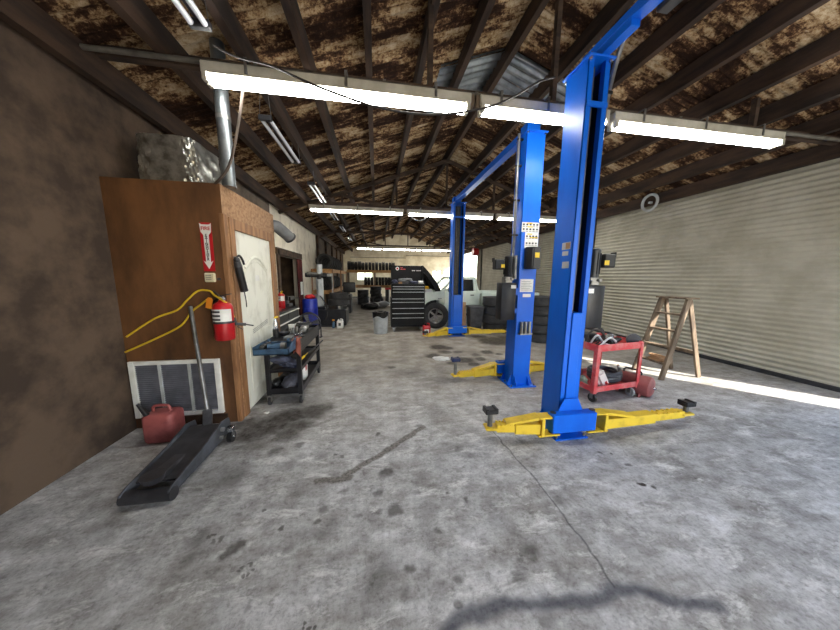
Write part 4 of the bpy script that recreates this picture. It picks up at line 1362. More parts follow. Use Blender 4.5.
for z, zl in zip(zs, zlow):
    xa, xb = (kx0 + .045, kx1 - .03) if z > .95 else (kx0 + .03, kx1 - .03)
    d = MB().bx(xa, xb, ky0, ky0 + .014, zl, z + .012, .004).build('drawer', M['matblack'], K)
    b = MB()
    b.bx(xa, xb, ky0 - .016, ky0, z - .005, z + .011, .003)
    b.build('drawer_pull', M['lgrey'], d)
b = MB()
b.bx(kx0 - .045, kx0 - .015, ky0 + .1, ky1 - .1, .80, .83, .008).bx(kx0 - .03, kx0, ky0 + .1, ky0 + .14, .80, .83).bx(kx0 - .03, kx0, ky1 - .14, ky1 - .1, .80, .83)
b.build('push_handle', M['chrome'], K)
for xx in (kx0 + .08, kx1 - .08):
    for yy in (ky0 + .08, ky1 - .08):
        wo = MB().cyl((xx - .025, yy, .06), (xx + .025, yy, .06), .06, n=18).build('caster', M['lgrey'], K)
        MB().bx(xx - .04, xx + .04, yy - .04, yy + .04, .118, .142).bx(xx - .036, xx - .028, yy - .02, yy + .02, .05, .12).bx(xx + .028, xx + .036, yy - .02, yy + .02, .05, .12).build('caster_fork', M['steel'], wo)
simple('shop_towel', 'bunched grey towel on top of the black tool chest', 'towel', lambda b: b.lump((0.78, 7.62, 1.425), .13, (1.4, .9, .62), .2, seed=21), M['grey'])
simple('cleaning_cloth', 'blue cloth lying on the right part of the tool chest top', 'cloth', lambda b: b.lump((1.05, 7.56, 1.385), .1, (1.5, 1, .38), .2, seed=22), M['cloth'])
simple('glove_pair', 'pale blue gloves at the left end of the tool chest top', 'gloves', lambda b: b.lump((0.5, 7.52, 1.4), .08, (1, 1, .7), .25, seed=23), M['cloth'])
simple('paper_roll', 'white paper roll at the right end of the tool chest top', 'paper roll', lambda b: b.cyl((1.18, 7.54, 1.385), (1.31, 7.56, 1.385), .045, n=16), M['white'])
simple('parts_box', 'small tan box on the left part of the tool chest top', 'box', lambda b: b.box((.66, 7.46, 1.368), (.1, .08, .055), .006), M['cardboard'])

# waste bins, jug
t = thing('waste_bin', 'pale grey waste bin with black liner beside the tool chest', 'bin', (.10, 7.30, 0))
MB().lathe([(0, .0), (.18, .0), (.185, .01), (.205, .53), (.197, .53), (.18, .02), (0, .02)], Matrix.Translation((.10, 7.30, 0)), 32).build('body', M['lgrey'], t)
b = MB()
def fbag(u, v):
    a = 2 * PI * u
    k = .012 * math.sin(11 * a) + .008 * math.sin(5 * a + 2)
    if v < .5:
        q = v / .5
        return Vector((.10 + (.216 + k * q) * math.cos(a), 7.30 + (.216 + k * q) * math.sin(a), .46 - .03 * math.sin(4 * a) * (1 - q) + .13 * q))
    q = (v - .5) / .5
    r = (.216 + k) * (1 - q) + .02 * q
    return Vector((.10 + r * math.cos(a), 7.30 + r * math.sin(a), .59 - .12 * q * q + .025 * math.sin(3 * a) * math.sin(PI * q)))
b.grid(fbag, 48, 12)
b.build('bin_liner', M['bag'], t, ang=60)
t = thing('wheeled_bin', 'dark grey plastic bin between the farthest blue post and the tire stack', 'bin', (2.78, 7.3, 0))
b = MB()
b.prism([(-.17, -.15), (.17, -.15), (.17, .15), (-.17, .15)], Matrix.Translation((2.79, 7.3, .0)), .001)
b2 = MB()
def fbin(u, v):
    pts = [(-1, -1), (1, -1), (1, 1), (-1, 1), (-1, -1)]
    i = min(int(u * 4), 3); f = u * 4 - i
    px = pts[i][0] + (pts[i + 1][0] - pts[i][0]) * f; py = pts[i][1] + (pts[i + 1][1] - pts[i][1]) * f
    s = .15 + .05 * v
    return Vector((2.79 + px * s, 7.3 + py * s * .9, .0 + .70 * v))
b.grid(fbin, 16, 6)
b.build('body', M['darkgrey'], t)
b2.bx(2.575, 3.005, 7.105, 7.495, .67, .735, .015)
b2.build('rim', M['darkgrey'], t)
b = MB()
b.bx(2.64, 2.94, 7.085, 7.105, .60, .64, .005)
b.build('handle', M['darkgrey'], t)
simple('cardboard_sheet', 'tan cardboard sheet leaning between the farthest blue post and the dark bin', 'cardboard', lambda b: b.box((2.46, 7.42, .41), (.22, .02, .82), 0, (R_(-6), 0, 0)), M['cardboard'])
t = thing('coolant_jug', 'red plastic fluid jug on the floor before the tool chest', 'jug', (1.30, 6.86, 0))
b = MB()
b.box((1.30, 6.86, .135), (.20, .13, .27), .025, None, 2)
b.tube([(1.36, 6.86, .25), (1.37, 6.86, .31), (1.31, 6.86, .32)], .016, 8)
b.build('body', M['red'], t)
MB().cyl((1.27, 6.86, .265), (1.27, 6.86, .325), .028, n=14).build('cap', M['black'], t)
MB().bx(1.23, 1.36, 6.792, 6.795, .05, .17).build('label', M['white'], t)

# ------------------------------------------------------------------ pickup truck with its hood up
TR = thing('pickup_truck', 'pale pickup truck with raised black hood behind the farthest lift post', 'truck', (2.6, 8.5, 0))
ty0, ty1 = 7.86, 9.5
def side_poly():
    p = []
    p += [(.72, .45), (.70, .62), (.72, .98), (.80, 1.04), (1.4, 1.075), (1.92, 1.11)]
    p += [(3.14, 1.12), (3.16, .45)]
    p += [(2.20, .42)]
    for k in range(11):
        a = PI * k / 10
        p.append((1.75 + .44 * math.cos(a), .42 + .43 * math.sin(a)))
    return p
b = MB()
for y in (ty0, ty1 - .06):
    b.prism(side_poly(), frame((0, y + .06, 0), (1, 0, 0), (0, 0, 1), (0, -1, 0)), .06)
b.bx(.70, .78, ty0, ty1, .5, 1.0, .02).bx(1.95, 3.14, ty0 + .06, ty1 - .06, .42, .5).bx(1.88, 1.94, ty0 + .06, ty1 - .06, .45, 1.1)
b.build('body', M['truck'], TR)
MB().bx(.58, .70, ty0 - .02, ty1 + .02, .42, .62, .03, 2).build('bumper', M['chrome'], TR)
b = MB()
b.bx(.685, .70, ty0 + .2, ty1 - .2, .68, .92)
b.build('grille', M['black'], TR)
for y in (ty0 + .1, ty1 - .1):
    MB().box((.69, y, .8), (.05, .17, .2), .02).build('headlamp', M['lgrey'], TR)
# cab: pillars, roof, back
b = MB()
for y in (ty0 + .04, ty1 - .10):
    yi = y + (.05 if y < 8.5 else -.05)
    b.bar((1.93, y + .03, 1.09), (2.36, yi + .06 if y < 8.5 else yi, 1.51), .06, .07)
    b.bar((3.06, y + .03, 1.10), (2.98, yi + .03, 1.51), .06, .12)
b.bx(2.33, 3.03, ty0 + .12, ty1 - .12, 1.48, 1.545, .025, 2)
b.bx(2.99, 3.12, ty0 + .05, ty1 - .05, .5, 1.16, .02)
b.bar((3.10, ty0 + .10, 1.10), (2.99, ty0 + .16, 1.5), .05, .1).bar((3.10, ty1 - .10, 1.10), (2.99, ty1 - .16, 1.5), .05, .1)
b.build('cab', M['truck'], TR)
b = MB()
b.prism([(0, 0), (1.52, 0), (1.40, .55), (.12, .55)], frame((1.945, ty0 + .09, 1.10), (0, 1, 0), (.70, 0, .715), (-.715, 0, .70)), .006)
b.build('windshield', M['glass'], TR)
# door
b = MB()
b.bx(2.02, 3.0, ty0 - .012, ty0 + .03, .47, 1.10, .012)
b.bar((2.06, ty0 + .02, 1.09), (2.42, ty0 + .09, 1.49), .04, .05).bar((2.42, ty0 + .09, 1.49), (2.95, ty0 + .09, 1.49), .04, .04).bar((2.99, ty0 + .01, 1.09), (2.95, ty0 + .09, 1.49), .04, .06)
do = b.build('door', M['truck'], TR)
b = MB()
b.prism([(2.12, 1.10), (2.96, 1.10), (2.92, 1.47), (2.43, 1.47)], frame((0, ty0 + .05, 0), (1, 0, 0), (0, 0, 1), (0, -1, 0)), .008)
b.build('window', M['glassdk'], do)
MB().bx(2.84, 2.95, ty0 - .03, ty0 - .012, .98, 1.01, .005).build('door_handle', M['black'], do)
b = MB()
b.box((2.16, ty0 - .10, 1.15), (.05, .16, .12), .02, None, 2).bar((2.16, ty0 - .03, 1.11), (2.16, ty0 + .01, 1.10), .03, .03)
b.build('mirror', M['black'], do)
b = MB()
for k in range(4):
    b.bx(1.99 + .03 * k - .16, 2.01 + .03 * k - .16, ty0 - .004, ty0 + .001, .885, .905)
b.build('fender_badge', M['darkgrey'], TR)
# bed
b = MB()
for y in (ty0, ty1 - .08):
    p = [(3.22, .45), (3.22, 1.06), (5.15, 1.06), (5.15, .5), (4.75, .47)]
    for k in range(9):
        a = PI * k / 8
        p.append((4.35 + .40 * math.cos(a), .45 + .38 * math.sin(a)))
    b.prism(p, frame((0, y + .08, 0), (1, 0, 0), (0, 0, 1), (0, -1, 0)), .08)
b.bx(3.20, 3.24, ty0 + .08, ty1 - .08, .45, 1.04).bx(3.22, 5.15, ty0 + .08, ty1 - .08, .5, .56).bx(5.12, 5.16, ty0 + .02, ty1 - .02, .5, 1.05)
b.build('truck_bed', M['truck'], TR)
MB().bx(.9, 5.0, ty0 + .4, ty1 - .4, .3, .45).build('chassis', M['black'], TR)
# hood standing open, hinged at the windscreen
b = MB()
def fh(u, v, o=0.0):
    a = .2 + 1.25 * u
    x = 1.94 - .62 * math.sin(u * 1.18) - .02 - o * .8
    z = 1.10 + .76 * (1 - (1 - u) ** 1.25) * 1.0 - o * .3
    return Vector((1.93 - .56 * u ** 1.35 - o, 7.92 + 1.5 * v, 1.11 + .76 * u - o * .35))
prof_out = [fh(k / 10, 0) for k in range(11)]
poly_h = [(p.x, p.z) for p in prof_out] + [(p.x - .17 + .05 * (k / 10), p.z + .0 - .03) for k, p in reversed(list(enumerate(prof_out)))]
b.prism(poly_h, frame((0, 7.94, 0), (1, 0, 0), (0, 0, 1), (0, -1, 0)), .025)
b.prism(poly_h, frame((0, 9.42, 0), (1, 0, 0), (0, 0, 1), (0, -1, 0)), .025)
b.grid(lambda u, v: fh(u, v), 12, 8).grid(lambda u, v: fh(u, v, .025), 12, 8)
b.build('hood', M['matblack'], TR)
b = MB()
b.bx(.95, 1.85, 8.1, 9.3, .45, .98, .03)
b.build('engine_bay', M['black'], TR)
b = MB()
b.box((1.58, 8.08, 1.09), (.24, .18, .16), .03).box((1.4, 8.2, 1.08), (.25, .2, .18), .03)
b.build('battery', M['lgrey'], TR)
MB().box((1.55, 8.35, 1.12), (.18, .16, .26), .03).build('fluid_reservoir', M['ylabel'], TR)
MB().cyl((1.35, 8.06, 1.03), (1.72, 8.06, 1.03), .04, n=12).build('intake_hose', M['orange'], TR)

def tire_profile(R, W, rr):
    h = W / 2
    p = [(rr, -h * .72), (rr + .012, -h * .80), (rr + (R - rr) * .45, -h * .99), (R - .035, -h * .93), (R - .012, -h * .80)]
    for g in (-.55, -.18, .18, .55):
        p += [(R, (g - .10) * h), (R - .002, (g - .045) * h), (R - .011, (g - .04) * h), (R - .011, (g + .04) * h), (R - .002, (g + .045) * h), (R, (g + .10) * h)]
    p += [(R - .012, h * .80), (R - .035, h * .93), (rr + (R - rr) * .45, h * .99), (rr + .012, h * .80), (rr, h * .72)]
    return p
def tire_bm(R=.30, W=.2, rr=.19, n=36):
    b = MB()
    b.lathe(tire_profile(R, W, rr), None, n, True)
    for k in range(n * 2):
        a = 2 * PI * k / (n * 2)
        for s in (-1, 1):
            b.box(((R - .006) * math.cos(a), (R - .006) * math.sin(a), s * W * .40), (.014, .012, W * .13), 0, (0, 0, a + s * .2))
    return b
def rim_bm(rr, W, spokes=5):
    b = MB()
    b.lathe([(rr, -W * .36), (rr + .008, -W * .36), (rr - .012, -W * .2), (rr - .018, W * .25), (rr + .008, W * .37), (rr, W * .37), (rr - .022, W * .27), (rr - .028, -W * .2)], None, 32, True)
    b.cyl((0, 0, W * .14), (0, 0, W * .27), .055, n=20)
    for k in range(spokes):
        a = 2 * PI * k / spokes
        b.bar((.03 * math.cos(a), .03 * math.sin(a), W * .2), ((rr - .014) * math.cos(a), (rr - .014) * math.sin(a), W * .26), .05, .03)
    return b
# front wheel, steered and sitting proud of the arch (parts of the truck); far wheels too
def wheel(x, y, R, out, steer=0.0):
    rot = Euler((PI / 2 * (1 if out < 0 else -1), 0, steer)).to_matrix().to_4x4()
    Mw = Matrix.Translation((x, y, R)) @ rot
    b = tire_bm(R, .23, R * .58)
    bmesh.ops.transform(b.bm, matrix=Mw, verts=b.bm.verts)
    w = b.build('wheel', M['rubber'], TR)
    b = rim_bm(R * .58, .23, 5)
    bmesh.ops.transform(b.bm, matrix=Mw, verts=b.bm.verts)
    b.build('rim', M['rim'], w)
wheel(1.755, 7.80, .385, -1, R_(-18))
wheel(4.35, 8.0, .37, -1)
wheel(1.75, 9.34, .37, 1)
wheel(4.35, 9.34, .37, 1)

# ------------------------------------------------------------------ loose tires
tire0 = tire_bm().build('tire', M['rubber'])
tag(tire0, 'x', 'tire')
tireB = tire_bm(.40, .25, .24).build('tire', M['rubber'])
tag(tireB, 'x', 'tire')
used = {}
def put(proto, label, loc, rot=(0, 0, 0), group=None, s=1.0):
    if not used.get(proto.name):
        used[proto.name] = 1
        o = proto
        o.location = loc
        o.rotation_euler = rot
        o['label'] = label
        if group:
            o['group'] = group
    else:
        o = dup(proto, label, loc, rot, group)
    o.scale = (s, s, s)
    return o
LEV = ['lowest', 'second from the floor', 'third from the floor', 'fourth from the floor', 'fifth from the floor']
for k in range(4):
    put(tireB, 'big black truck tire, %s in the stack beside the dark bin' % LEV[k], (3.42 + (.02, -.015, .01, -.02)[k], 7.18, .125 + .25 * k), (0, 0, k * .7), 'stacked truck tires beside the bin')
for k in range(5):
    put(tire0, 'black tire, %s in the stack between the two nearest blue posts' % LEV[k], (3.93 + (.0, .02, -.02, .02, .0)[k], 5.95, .11 + .22 * k), (0, 0, k * .9), 'stacked tires between the near posts', 1.1)
for k in range(5):
    put(tire0, 'black tire, %s in the stack before the far wooden rack' % LEV[k], (-.03 + (.01, -.01, .02, -.02, .01)[k], 14.6, .1 + .2 * k), (0, 0, k), 'tire stack before the far rack')
for k in range(4):
    put(tire0, 'black tire, %s in the shorter stack left of the tall far stack' % LEV[k], (-.72, 15.0, .1 + .2 * k), (0, 0, k * 1.3), 'shorter tire stack before the far rack')
put(tire0, 'black tire lying flat on the floor before the far tire stacks', (-.45, 13.3, .1), (0, 0, .4), None)
put(tire0, 'black tire leaning against the front of the tall far tire stack', (.05, 14.08, .285), (R_(70), 0, R_(8)), None)

# far wooden rack with two rows of tires
RK = thing('tire_rack', 'long wooden tire rack along the far wall left of the tool chest', 'tire rack', (-.4, 16.3, 0))
rx0, rx1, ry0, ry1 = -1.66, 1.5, 16.0, 16.6
for z in (1.02, 1.90):
    b = MB()
    b.bx(rx0, rx1, ry0, ry0 + .045, z - .15, z, .004).bx(rx0, rx1, ry1 - .045, ry1, z - .15, z, .004)
    b.bx(rx0, rx1, ry0 + .045, ry1 - .045, z - .06, z - .04)
    b.build('shelf', M['rackwood'], RK)
for xx in (rx0 + .05, -.08, rx1 - .05):
    for yy in (ry0 + .07, ry1 - .07):
        MB().bx(xx - .045, xx + .045, yy - .022, yy + .022, 0, 1.885, .003).build('post', M['oldwood'], RK)
NTH = ['first', 'second', 'third', 'fourth', 'fifth', 'sixth', 'seventh', 'eighth', 'ninth', 'tenth', 'eleventh', 'twelfth', 'thirteenth', 'fourteenth']
rr_ = random.Random(5)
x = rx0 + .12
for k in range(14):
    sc_ = rr_.choice((.80, .84, .86, .82, .9))
    put(tire0, 'black tire standing %s from the left on the upper shelf of the far rack' % NTH[k], (x, 16.3, 1.86 + .3 * sc_), (0, PI / 2, 0), 'upper far rack tires', sc_)
    x += .19 + .008 * (k % 3)
for k in range(11):
    put(tire0, 'black tire standing %s from the left on the lower shelf of the far rack' % NTH[k], (-.62 + .185 * k + (.09 if k > 2 else 0), 16.3, .98 + .255), (0, PI / 2, 0), 'lower far rack tires', .85)

# rack along the left wall
LR = thing('tire_rack', 'wooden tire rack along the left wall behind the tire changer', 'tire rack', (-2.05, 12.5, 0))
lx0, lx1, ly0, ly1 = -2.36, -1.66, 10.6, 15.6
for z in (1.0, 1.80):
    b = MB()
    b.bx(lx1 - .045, lx1, ly0, ly1, z - .14, z, .004).bx(lx0, lx0 + .045, ly0, ly1, z - .14, z, .004)
    b.bx(lx0 + .045, lx1 - .045, ly0, ly0 + .045, z - .14, z, .004).bx(lx0 + .045, lx1 - .045, ly0, ly1, z - .06, z - .04)
    b.build('shelf', M['rackwood'], LR)
for yy in (ly0 + .07, 13.1, ly1 - .07):
    for xx in (lx0 - .024, lx1 + .024):
        MB().bx(xx - .022, xx + .022, yy - .045, yy + .045, 0, 1.79, .003).build('post', M['wood'], LR)
for k in range(7):
    put(tire0, 'black tire standing %s from the front on the upper shelf of the left rack' % NTH[k], (-2.01, 11.2 + .5 * k, 1.77 + .31), (R_(83), 0, R_(4)), 'upper left rack tires', 1.05)
for k in range(6):
    t_ = put(tire0, 'black tire standing %s from the front on the lower shelf of the left rack' % NTH[k], (-2.01, 11.2 + .55 * k, .97 + .285), (R_(82), 0, R_(-4)), 'lower left rack tires', .95)

# ------------------------------------------------------------------ things along the left wall
G = thing('tool_cabinet', 'low black roller tool cabinet with white trimmed drawers behind the office', 'tool cabinet', (-2.05, 5.8, 0))
gx0, gx1, gy0, gy1 = -2.31, -1.76, 5.0, 6.45
MB().bx(gx0, gx1 - .012, gy0, gy1, .11, .86, .008).build('cabinet', M['blackm'], G)
for zz, hh in ((.66, .16), (.53, .11), (.40, .11), (.26, .12), (.14, .10)):
    for ya, yb_ in ((gy0 + .03, gy0 + .70), (gy0 + .73, gy1 - .03)):
        d = MB().bx(gx1 - .012, gx1, ya, yb_, zz, zz + hh, .003).build('drawer', M['black'], G)
        MB().bx(gx1, gx1 + .03, ya, yb_, zz + hh - .024, zz + hh - .004, .003).build('drawer_trim', M['white'], d)
for xx in (gx0 + .07, gx1 - .08):
    for yy in (gy0 + .08, gy1 - .08):
        MB().cyl((xx, yy - .018, .055), (xx, yy + .018, .055), .055, n=16).build('caster', M['darkgrey'], G)
MB().tube([(gx1 - .02, gy0 - .02, .2), (gx1 + .02, gy0 - .09, .25), (gx1 + .02, gy0 - .09, .72), (gx1 - .02, gy0 + .0, .78)], .014, 8).build('push_handle', M['white'], G)
V = thing('bench_vise', 'dark bench vise on the black roller tool cabinet', 'vise', (-1.95, 6.22, .86))
b = MB()
b.box((-1.95, 6.22, .90), (.2, .24, .07), .01).box((-1.95, 6.22, .98), (.1, .16, .12), .02)
b.build('base', M['darkgrey'], V)
b = MB()
b.box((-1.95, 6.13, 1.06), (.16, .06, .09), .008).box((-1.90, 6.37, 1.04), (.09, .32, .08), .01)
b.build('jaw', M['blackm'], V)
b = MB()
b.cyl((-1.9, 6.53, 1.03), (-1.9, 6.59, 1.03), .02, n=10).cyl((-2.02, 6.56, 1.03), (-1.78, 6.56, 1.03), .009, n=8)
b.build('screw_handle', M['steel'], V)
extinguisher('fire_extinguisher', 'red fire extinguisher standing on the black roller tool cabinet', -1.96, 5.95, .86, .86, False)
simple('spray_cans', 'grey aerosol can on the near end of the roller cabinet', 'can', lambda b: b.lathe([(0, .862), (.034, .862), (.034, 1.03), (.02, 1.05), (.014, 1.08), (0, 1.08)], Matrix.Translation((-1.95, 5.2, 0)), 16), M['grey'])
simple('oil_can', 'dark oil can at the wall side of the roller cabinet top', 'oil can', lambda b: b.lathe([(0, .862), (.06, .862), (.06, .95), (.01, .99), (.006, 1.1), (0, 1.1)], Matrix.Translation((-2.18, 5.6, 0)), 16), M['darkgrey'])
simple('red_tool_case', 'flat red tool case lying on the near end of the roller cabinet', 'tool case', lambda b: b.box((-1.9, 5.4, .895), (.16, .24, .06), .01), M['red'])

t = thing('folded_door', 'dark red hanging curtain in the left wall doorway', 'curtain', (XL + .06, 8.85, 2.05))
b = MB()
b.grid(lambda u, v: Vector((XL + .07 + .03 * math.sin(u * 22), 8.62 + .46 * u, 2.04 - 1.75 * v)), 40, 6)
o = b.build('curtain', M['curtain'], t, ang=80)
sm = o.modifiers.new('thickness', 'SOLIDIFY'); sm.thickness = .006
MB().cyl((XL + .07, 8.5, 2.045), (XL + .07, 9.12, 2.045), .012, n=8).build('curtain_rail', M['steel'], t)
MB().bx(XL + .108, XL + .113, 8.72, 8.98, .95, 1.35).build('white_patch', M['white'], t)
t = thing('work_jacket', 'blue grey jacket hanging inside the left wall doorway', 'jacket', (XL - .3, 7.6, 1.9))
b = MB()
b.lump((XL - .25, 7.55, 1.5), .25, (.45, .8, 1.6), .12, seed=31)
b.build('jacket', M['cloth'], t)
MB().cyl((XL - .25, 7.55, 1.8), (XL - .25, 7.55, 2.499), .006, n=6).build('hanger_cord', M['steel'], t)

simple('plastic_drum', 'blue plastic drum standing behind the roller tool cabinet', 'drum', lambda b: b.lathe([(0, 0), (.19, 0), (.2, .02), (.2, .3), (.208, .31), (.2, .32), (.2, .62), (.208, .63), (.2, .64), (.2, .86), (.18, .90), (0, .90)], Matrix.Translation((-1.86, 7.95, 0)), 28), M['bluedrum'])
simple('rag_pile', 'red rags heaped on the blue drum', 'rags', lambda b: b.lump((-1.86, 7.95, .955), .12, (1.3, 1.3, .62), .12, seed=37), M['red'])
t = thing('drum_fan', 'grey round shop fan on the floor beside the roller tool cabinet', 'fan', (-1.68, 6.9, 0))
Mf = frame((-1.66, 6.88, .36), (.98, .2, 0), (0, 0, 1), (.2, -.98, 0))
MB().lathe([(.26, -.1), (.28, -.1), (.28, .1), (.26, .1)], Mf, 32, True).build('shroud', M['darkgrey'], t)
b = MB()
for r in (.05, .1, .15, .2, .25):
    b.tube([Mf @ Vector((r * math.cos(a), r * math.sin(a), .095)) for a in [2 * PI * k / 20 for k in range(20)]], .004, 5, 0, True)
for k in range(12):
    a = 2 * PI * k / 12
    b.cyl(Mf @ Vector((.03 * math.cos(a), .03 * math.sin(a), .095)), Mf @ Vector((.265 * math.cos(a), .265 * math.sin(a), .095)), .004, n=5)
b.build('guard', M['darkgrey'], t)
b = MB()
b.lathe([(0, -.06), (.05, -.06), (.05, .05), (0, .06)], Mf, 16)
for k in range(4):
    a = 2 * PI * k / 4 + .3
    b.prism([(.04, -.03), (.23, -.07), (.24, .05), (.04, .03)], Mf @ Matrix.Rotation(a, 4, 'Z') @ Matrix.Rotation(.5, 4, 'X'), .006)
b.bar(Mf @ Vector((-.262, 0, -.03)), Mf @ Vector((.262, 0, -.03)), .02, .02)
b.build('blade', M['grey'], t)
b = MB()
b.tube([(-1.95, 6.94, .36), (-1.95, 6.94, .03), (-1.95, 7.1, .015)], .015, 8, 0).tube([(-1.37, 6.82, .36), (-1.37, 6.82, .03), (-1.37, 6.99, .015)], .015, 8, 0).tube([(-1.95, 6.94, .03), (-1.37, 6.82, .03)], .015, 8, 0)
b.build('stand', M['darkgrey'], t)

# tire changer
H_ = thing('tire_changer', 'tire changer with chrome column and dark base cabinet by the left wall', 'tire changer', (-1.4, 8.7, 0))
b = MB()
b.bx(-1.85, -.93, 8.38, 9.15, .03, .52, .02).bx(-1.9, -1.55, 8.45, 9.05, .52, .60, .01)
b.build('base_cabinet', M['blackm'], H_)
b = MB()
b.bx(-1.89, -1.89 + .9, 8.36, 9.17, 0, .03)
b.build('foot_plate', M['darkgrey'], H_)
b = MB()
b.cyl((-1.18, 8.72, .52), (-1.18, 8.72, .60), .10, n=20).cyl((-1.18, 8.72, .60), (-1.18, 8.72, .625), .25, n=28)
b.build('turntable', M['steel'], H_)
b = MB()
b.bx(-1.81, -1.63, 8.62, 8.80, .60, 1.47, .012).cyl((-1.72, 8.59, .95), (-1.72, 8.59, 1.38), .055, n=16)
b.build('column', M['lgrey'], H_)
b = MB()
b.bar((-2.12, 8.62, 1.56), (-1.5, 8.70, 1.56), .12, .13, bev=.02).cyl((-1.72, 8.68, 1.44), (-1.72, 8.68, 1.66), .085, n=18)
b.build('swing_arm', M['blackm'], H_)
b = MB()
b.cyl((-1.70, 8.62, 1.60), (-1.70, 8.62, 1.88), .085, n=20)
b.build('air_cylinder', M['lgrey'], H_)
MB().cyl((-2.05, 8.56, 1.60), (-1.62, 8.60, 1.60), .05, n=14).build('arm_tube', M['steel'], H_)
b = MB()
b.cyl((-1.35, 8.72, .95), (-1.35, 8.72, 1.62), .022, n=12).bar((-1.5, 8.70, 1.56), (-1.33, 8.72, 1.56), .08, .09, bev=.01).box((-1.33, 8.72, .93), (.08, .06, .05), .015)
b.build('mount_head', M['steel'], H_)
MB().tube([(-1.68, 8.40, .95), (-1.5, 8.33, .7), (-1.48, 8.32, .35), (-1.62, 8.36, .15)], .013, 8).build('air_line', M['cable'], H_)
put(tireB, 'black tire lying on the turntable of the tire changer', (-1.18, 8.72, .625 + .105), (0, 0, .4), None, .82)
put(tire0, 'black tire lying on top of the tire on the changer turntable', (-1.16, 8.74, .625 + .205 + .1), (0, 0, .2), None, .95)
t = thing('cleaner_bottle', 'blue spray cleaner bottle with orange nozzle before the tire changer base', 'spray bottle', (-1.27, 8.15, 0))
MB().lathe([(0, 0), (.04, 0), (.044, .02), (.044, .15), (.018, .2), (.014, .22), (0, .22)], Matrix.Translation((-1.27, 8.15, 0)), 18).build('bottle', M['bluegrey'], t)
MB().box((-1.275, 8.15, .24), (.07, .03, .045), .008).build('nozzle', M['orange'], t)
t = thing('detergent_jug', 'white jug with dark label on the floor before the tire changer base', 'jug', (-1.09, 8.12, 0))
b = MB()
b.box((-1.08, 8.12, .115), (.19, .13, .23), .025, None, 2).tube([(-1.02, 8.12, .21), (-1.0, 8.12, .26), (-1.07, 8.12, .275)], .014, 8)
b.build('body', M['white'], t)
MB().cyl((-1.12, 8.12, .225), (-1.12, 8.12, .27), .022, n=12).build('cap', M['white'], t)
MB().bx(-1.12, -1.05, 8.053, 8.056, .08, .17).build('label', M['darkgrey'], t)

# wheel balancer
t = thing('wheel_balancer', 'black hooded wheel balancer beyond the tire changer', 'wheel balancer', (-1.1, 11.6, 0))
b = MB()
b.bx(-1.6, -1.05, 11.4, 12.0, 0, .78, .02)
b.build('cabinet', M['darkgrey'], t)
b = MB()
b.cyl((-1.05, 11.6, .66), (-.8, 11.6, .66), .03, n=12).cyl((-1.05, 11.6, .66), (-1.0, 11.6, .66), .11, n=18)
b.build('shaft', M['steel'], t)
b = MB()
b.box((-1.1, 11.42, 1.08), (.50, .10, .42), .05, None, 3).bx(-1.3, -1.2, 11.5, 11.6, .78, 1.0).bx(-1.3, -1.2, 11.42, 11.6, .95, 1.0)
b.build('hood', M['black'], t)
# clutter on the floor at the far end
simple('tarp_bundle', 'crumpled grey tarp on the floor before the far tire stack', 'tarp', lambda b: b.lump((.27, 13.3, .17), .32, (1.1, .8, .55), .12, seed=41), M['grey'])
simple('rubber_pile', 'black rubber scrap heap on the floor before the far rack', 'scrap', lambda b: b.lump((-.22, 12.7, .16), .28, (1.3, .8, .6), .12, seed=44), M['bag'])
t = thing('hand_truck', 'red topped hand truck with white upright before the far rack', 'hand truck', (.62, 14.0, 0))
b = MB()
b.bx(.44, .92, 13.98, 14.04, .86, .96, .01)
b.build('handle_bar', M['red'], t)
b = MB()
b.cyl((.66, 14.01, .05), (.66, 14.01, .87), .028, n=10).bx(.44, .92, 13.9, 14.1, .0, .05)
b.build('upright', M['white'], t)
b = MB()
b.bx(.46, .64, 14.05, 14.12, .05, .86)
b.build('back_panel', M['black'], t)
t = thing('hose_reel', 'red round hose reel hung under the roof near the far open bay', 'hose reel', (5.7, 15.2, 3.1))
MB().cyl((5.55, 15.2, 3.0), (5.85, 15.2, 3.0), .22, n=24).build('reel', M['red'], t)
MB().bx(5.68, 5.76, 15.17, 15.23, 3.0, 3.56).build('bracket', M['darkgrey'], t)

# ------------------------------------------------------------------ red service cart on the right
q = .13
C_ = thing('service_cart', 'faded red two shelf service cart right of the nearest blue post', 'service cart', (2.62, 2.74, 0), q)
def cb(fn, name, m, parent=C_, **k):
    b = MB()
    fn(b)
    return b.build(name, m, parent, world=False, **k)
cl, cd = .745, .58
def ctray(b, z, h, up=True):
    b.bx(0, cl, 0, cd, z, z + .008)
    b.bx(0, cl, -.004, .008, z - (.0 if up else h), z + (h if up else .008), .002).bx(0, cl, cd - .008, cd + .004, z - (0 if up else h), z + (h if up else .008), .002)
    b.bx(-.004, .008, 0, cd, z - (0 if up else h), z + (h if up else .008), .002).bx(cl - .008, cl + .004, 0, cd, z - (0 if up else h), z + (h if up else .008), .002)
cb(lambda b: ctray(b, .66, .085), 'top_tray', M['redcart'])
cb(lambda b: ctray(b, .145, .07), 'bottom_tray', M['redcart'])
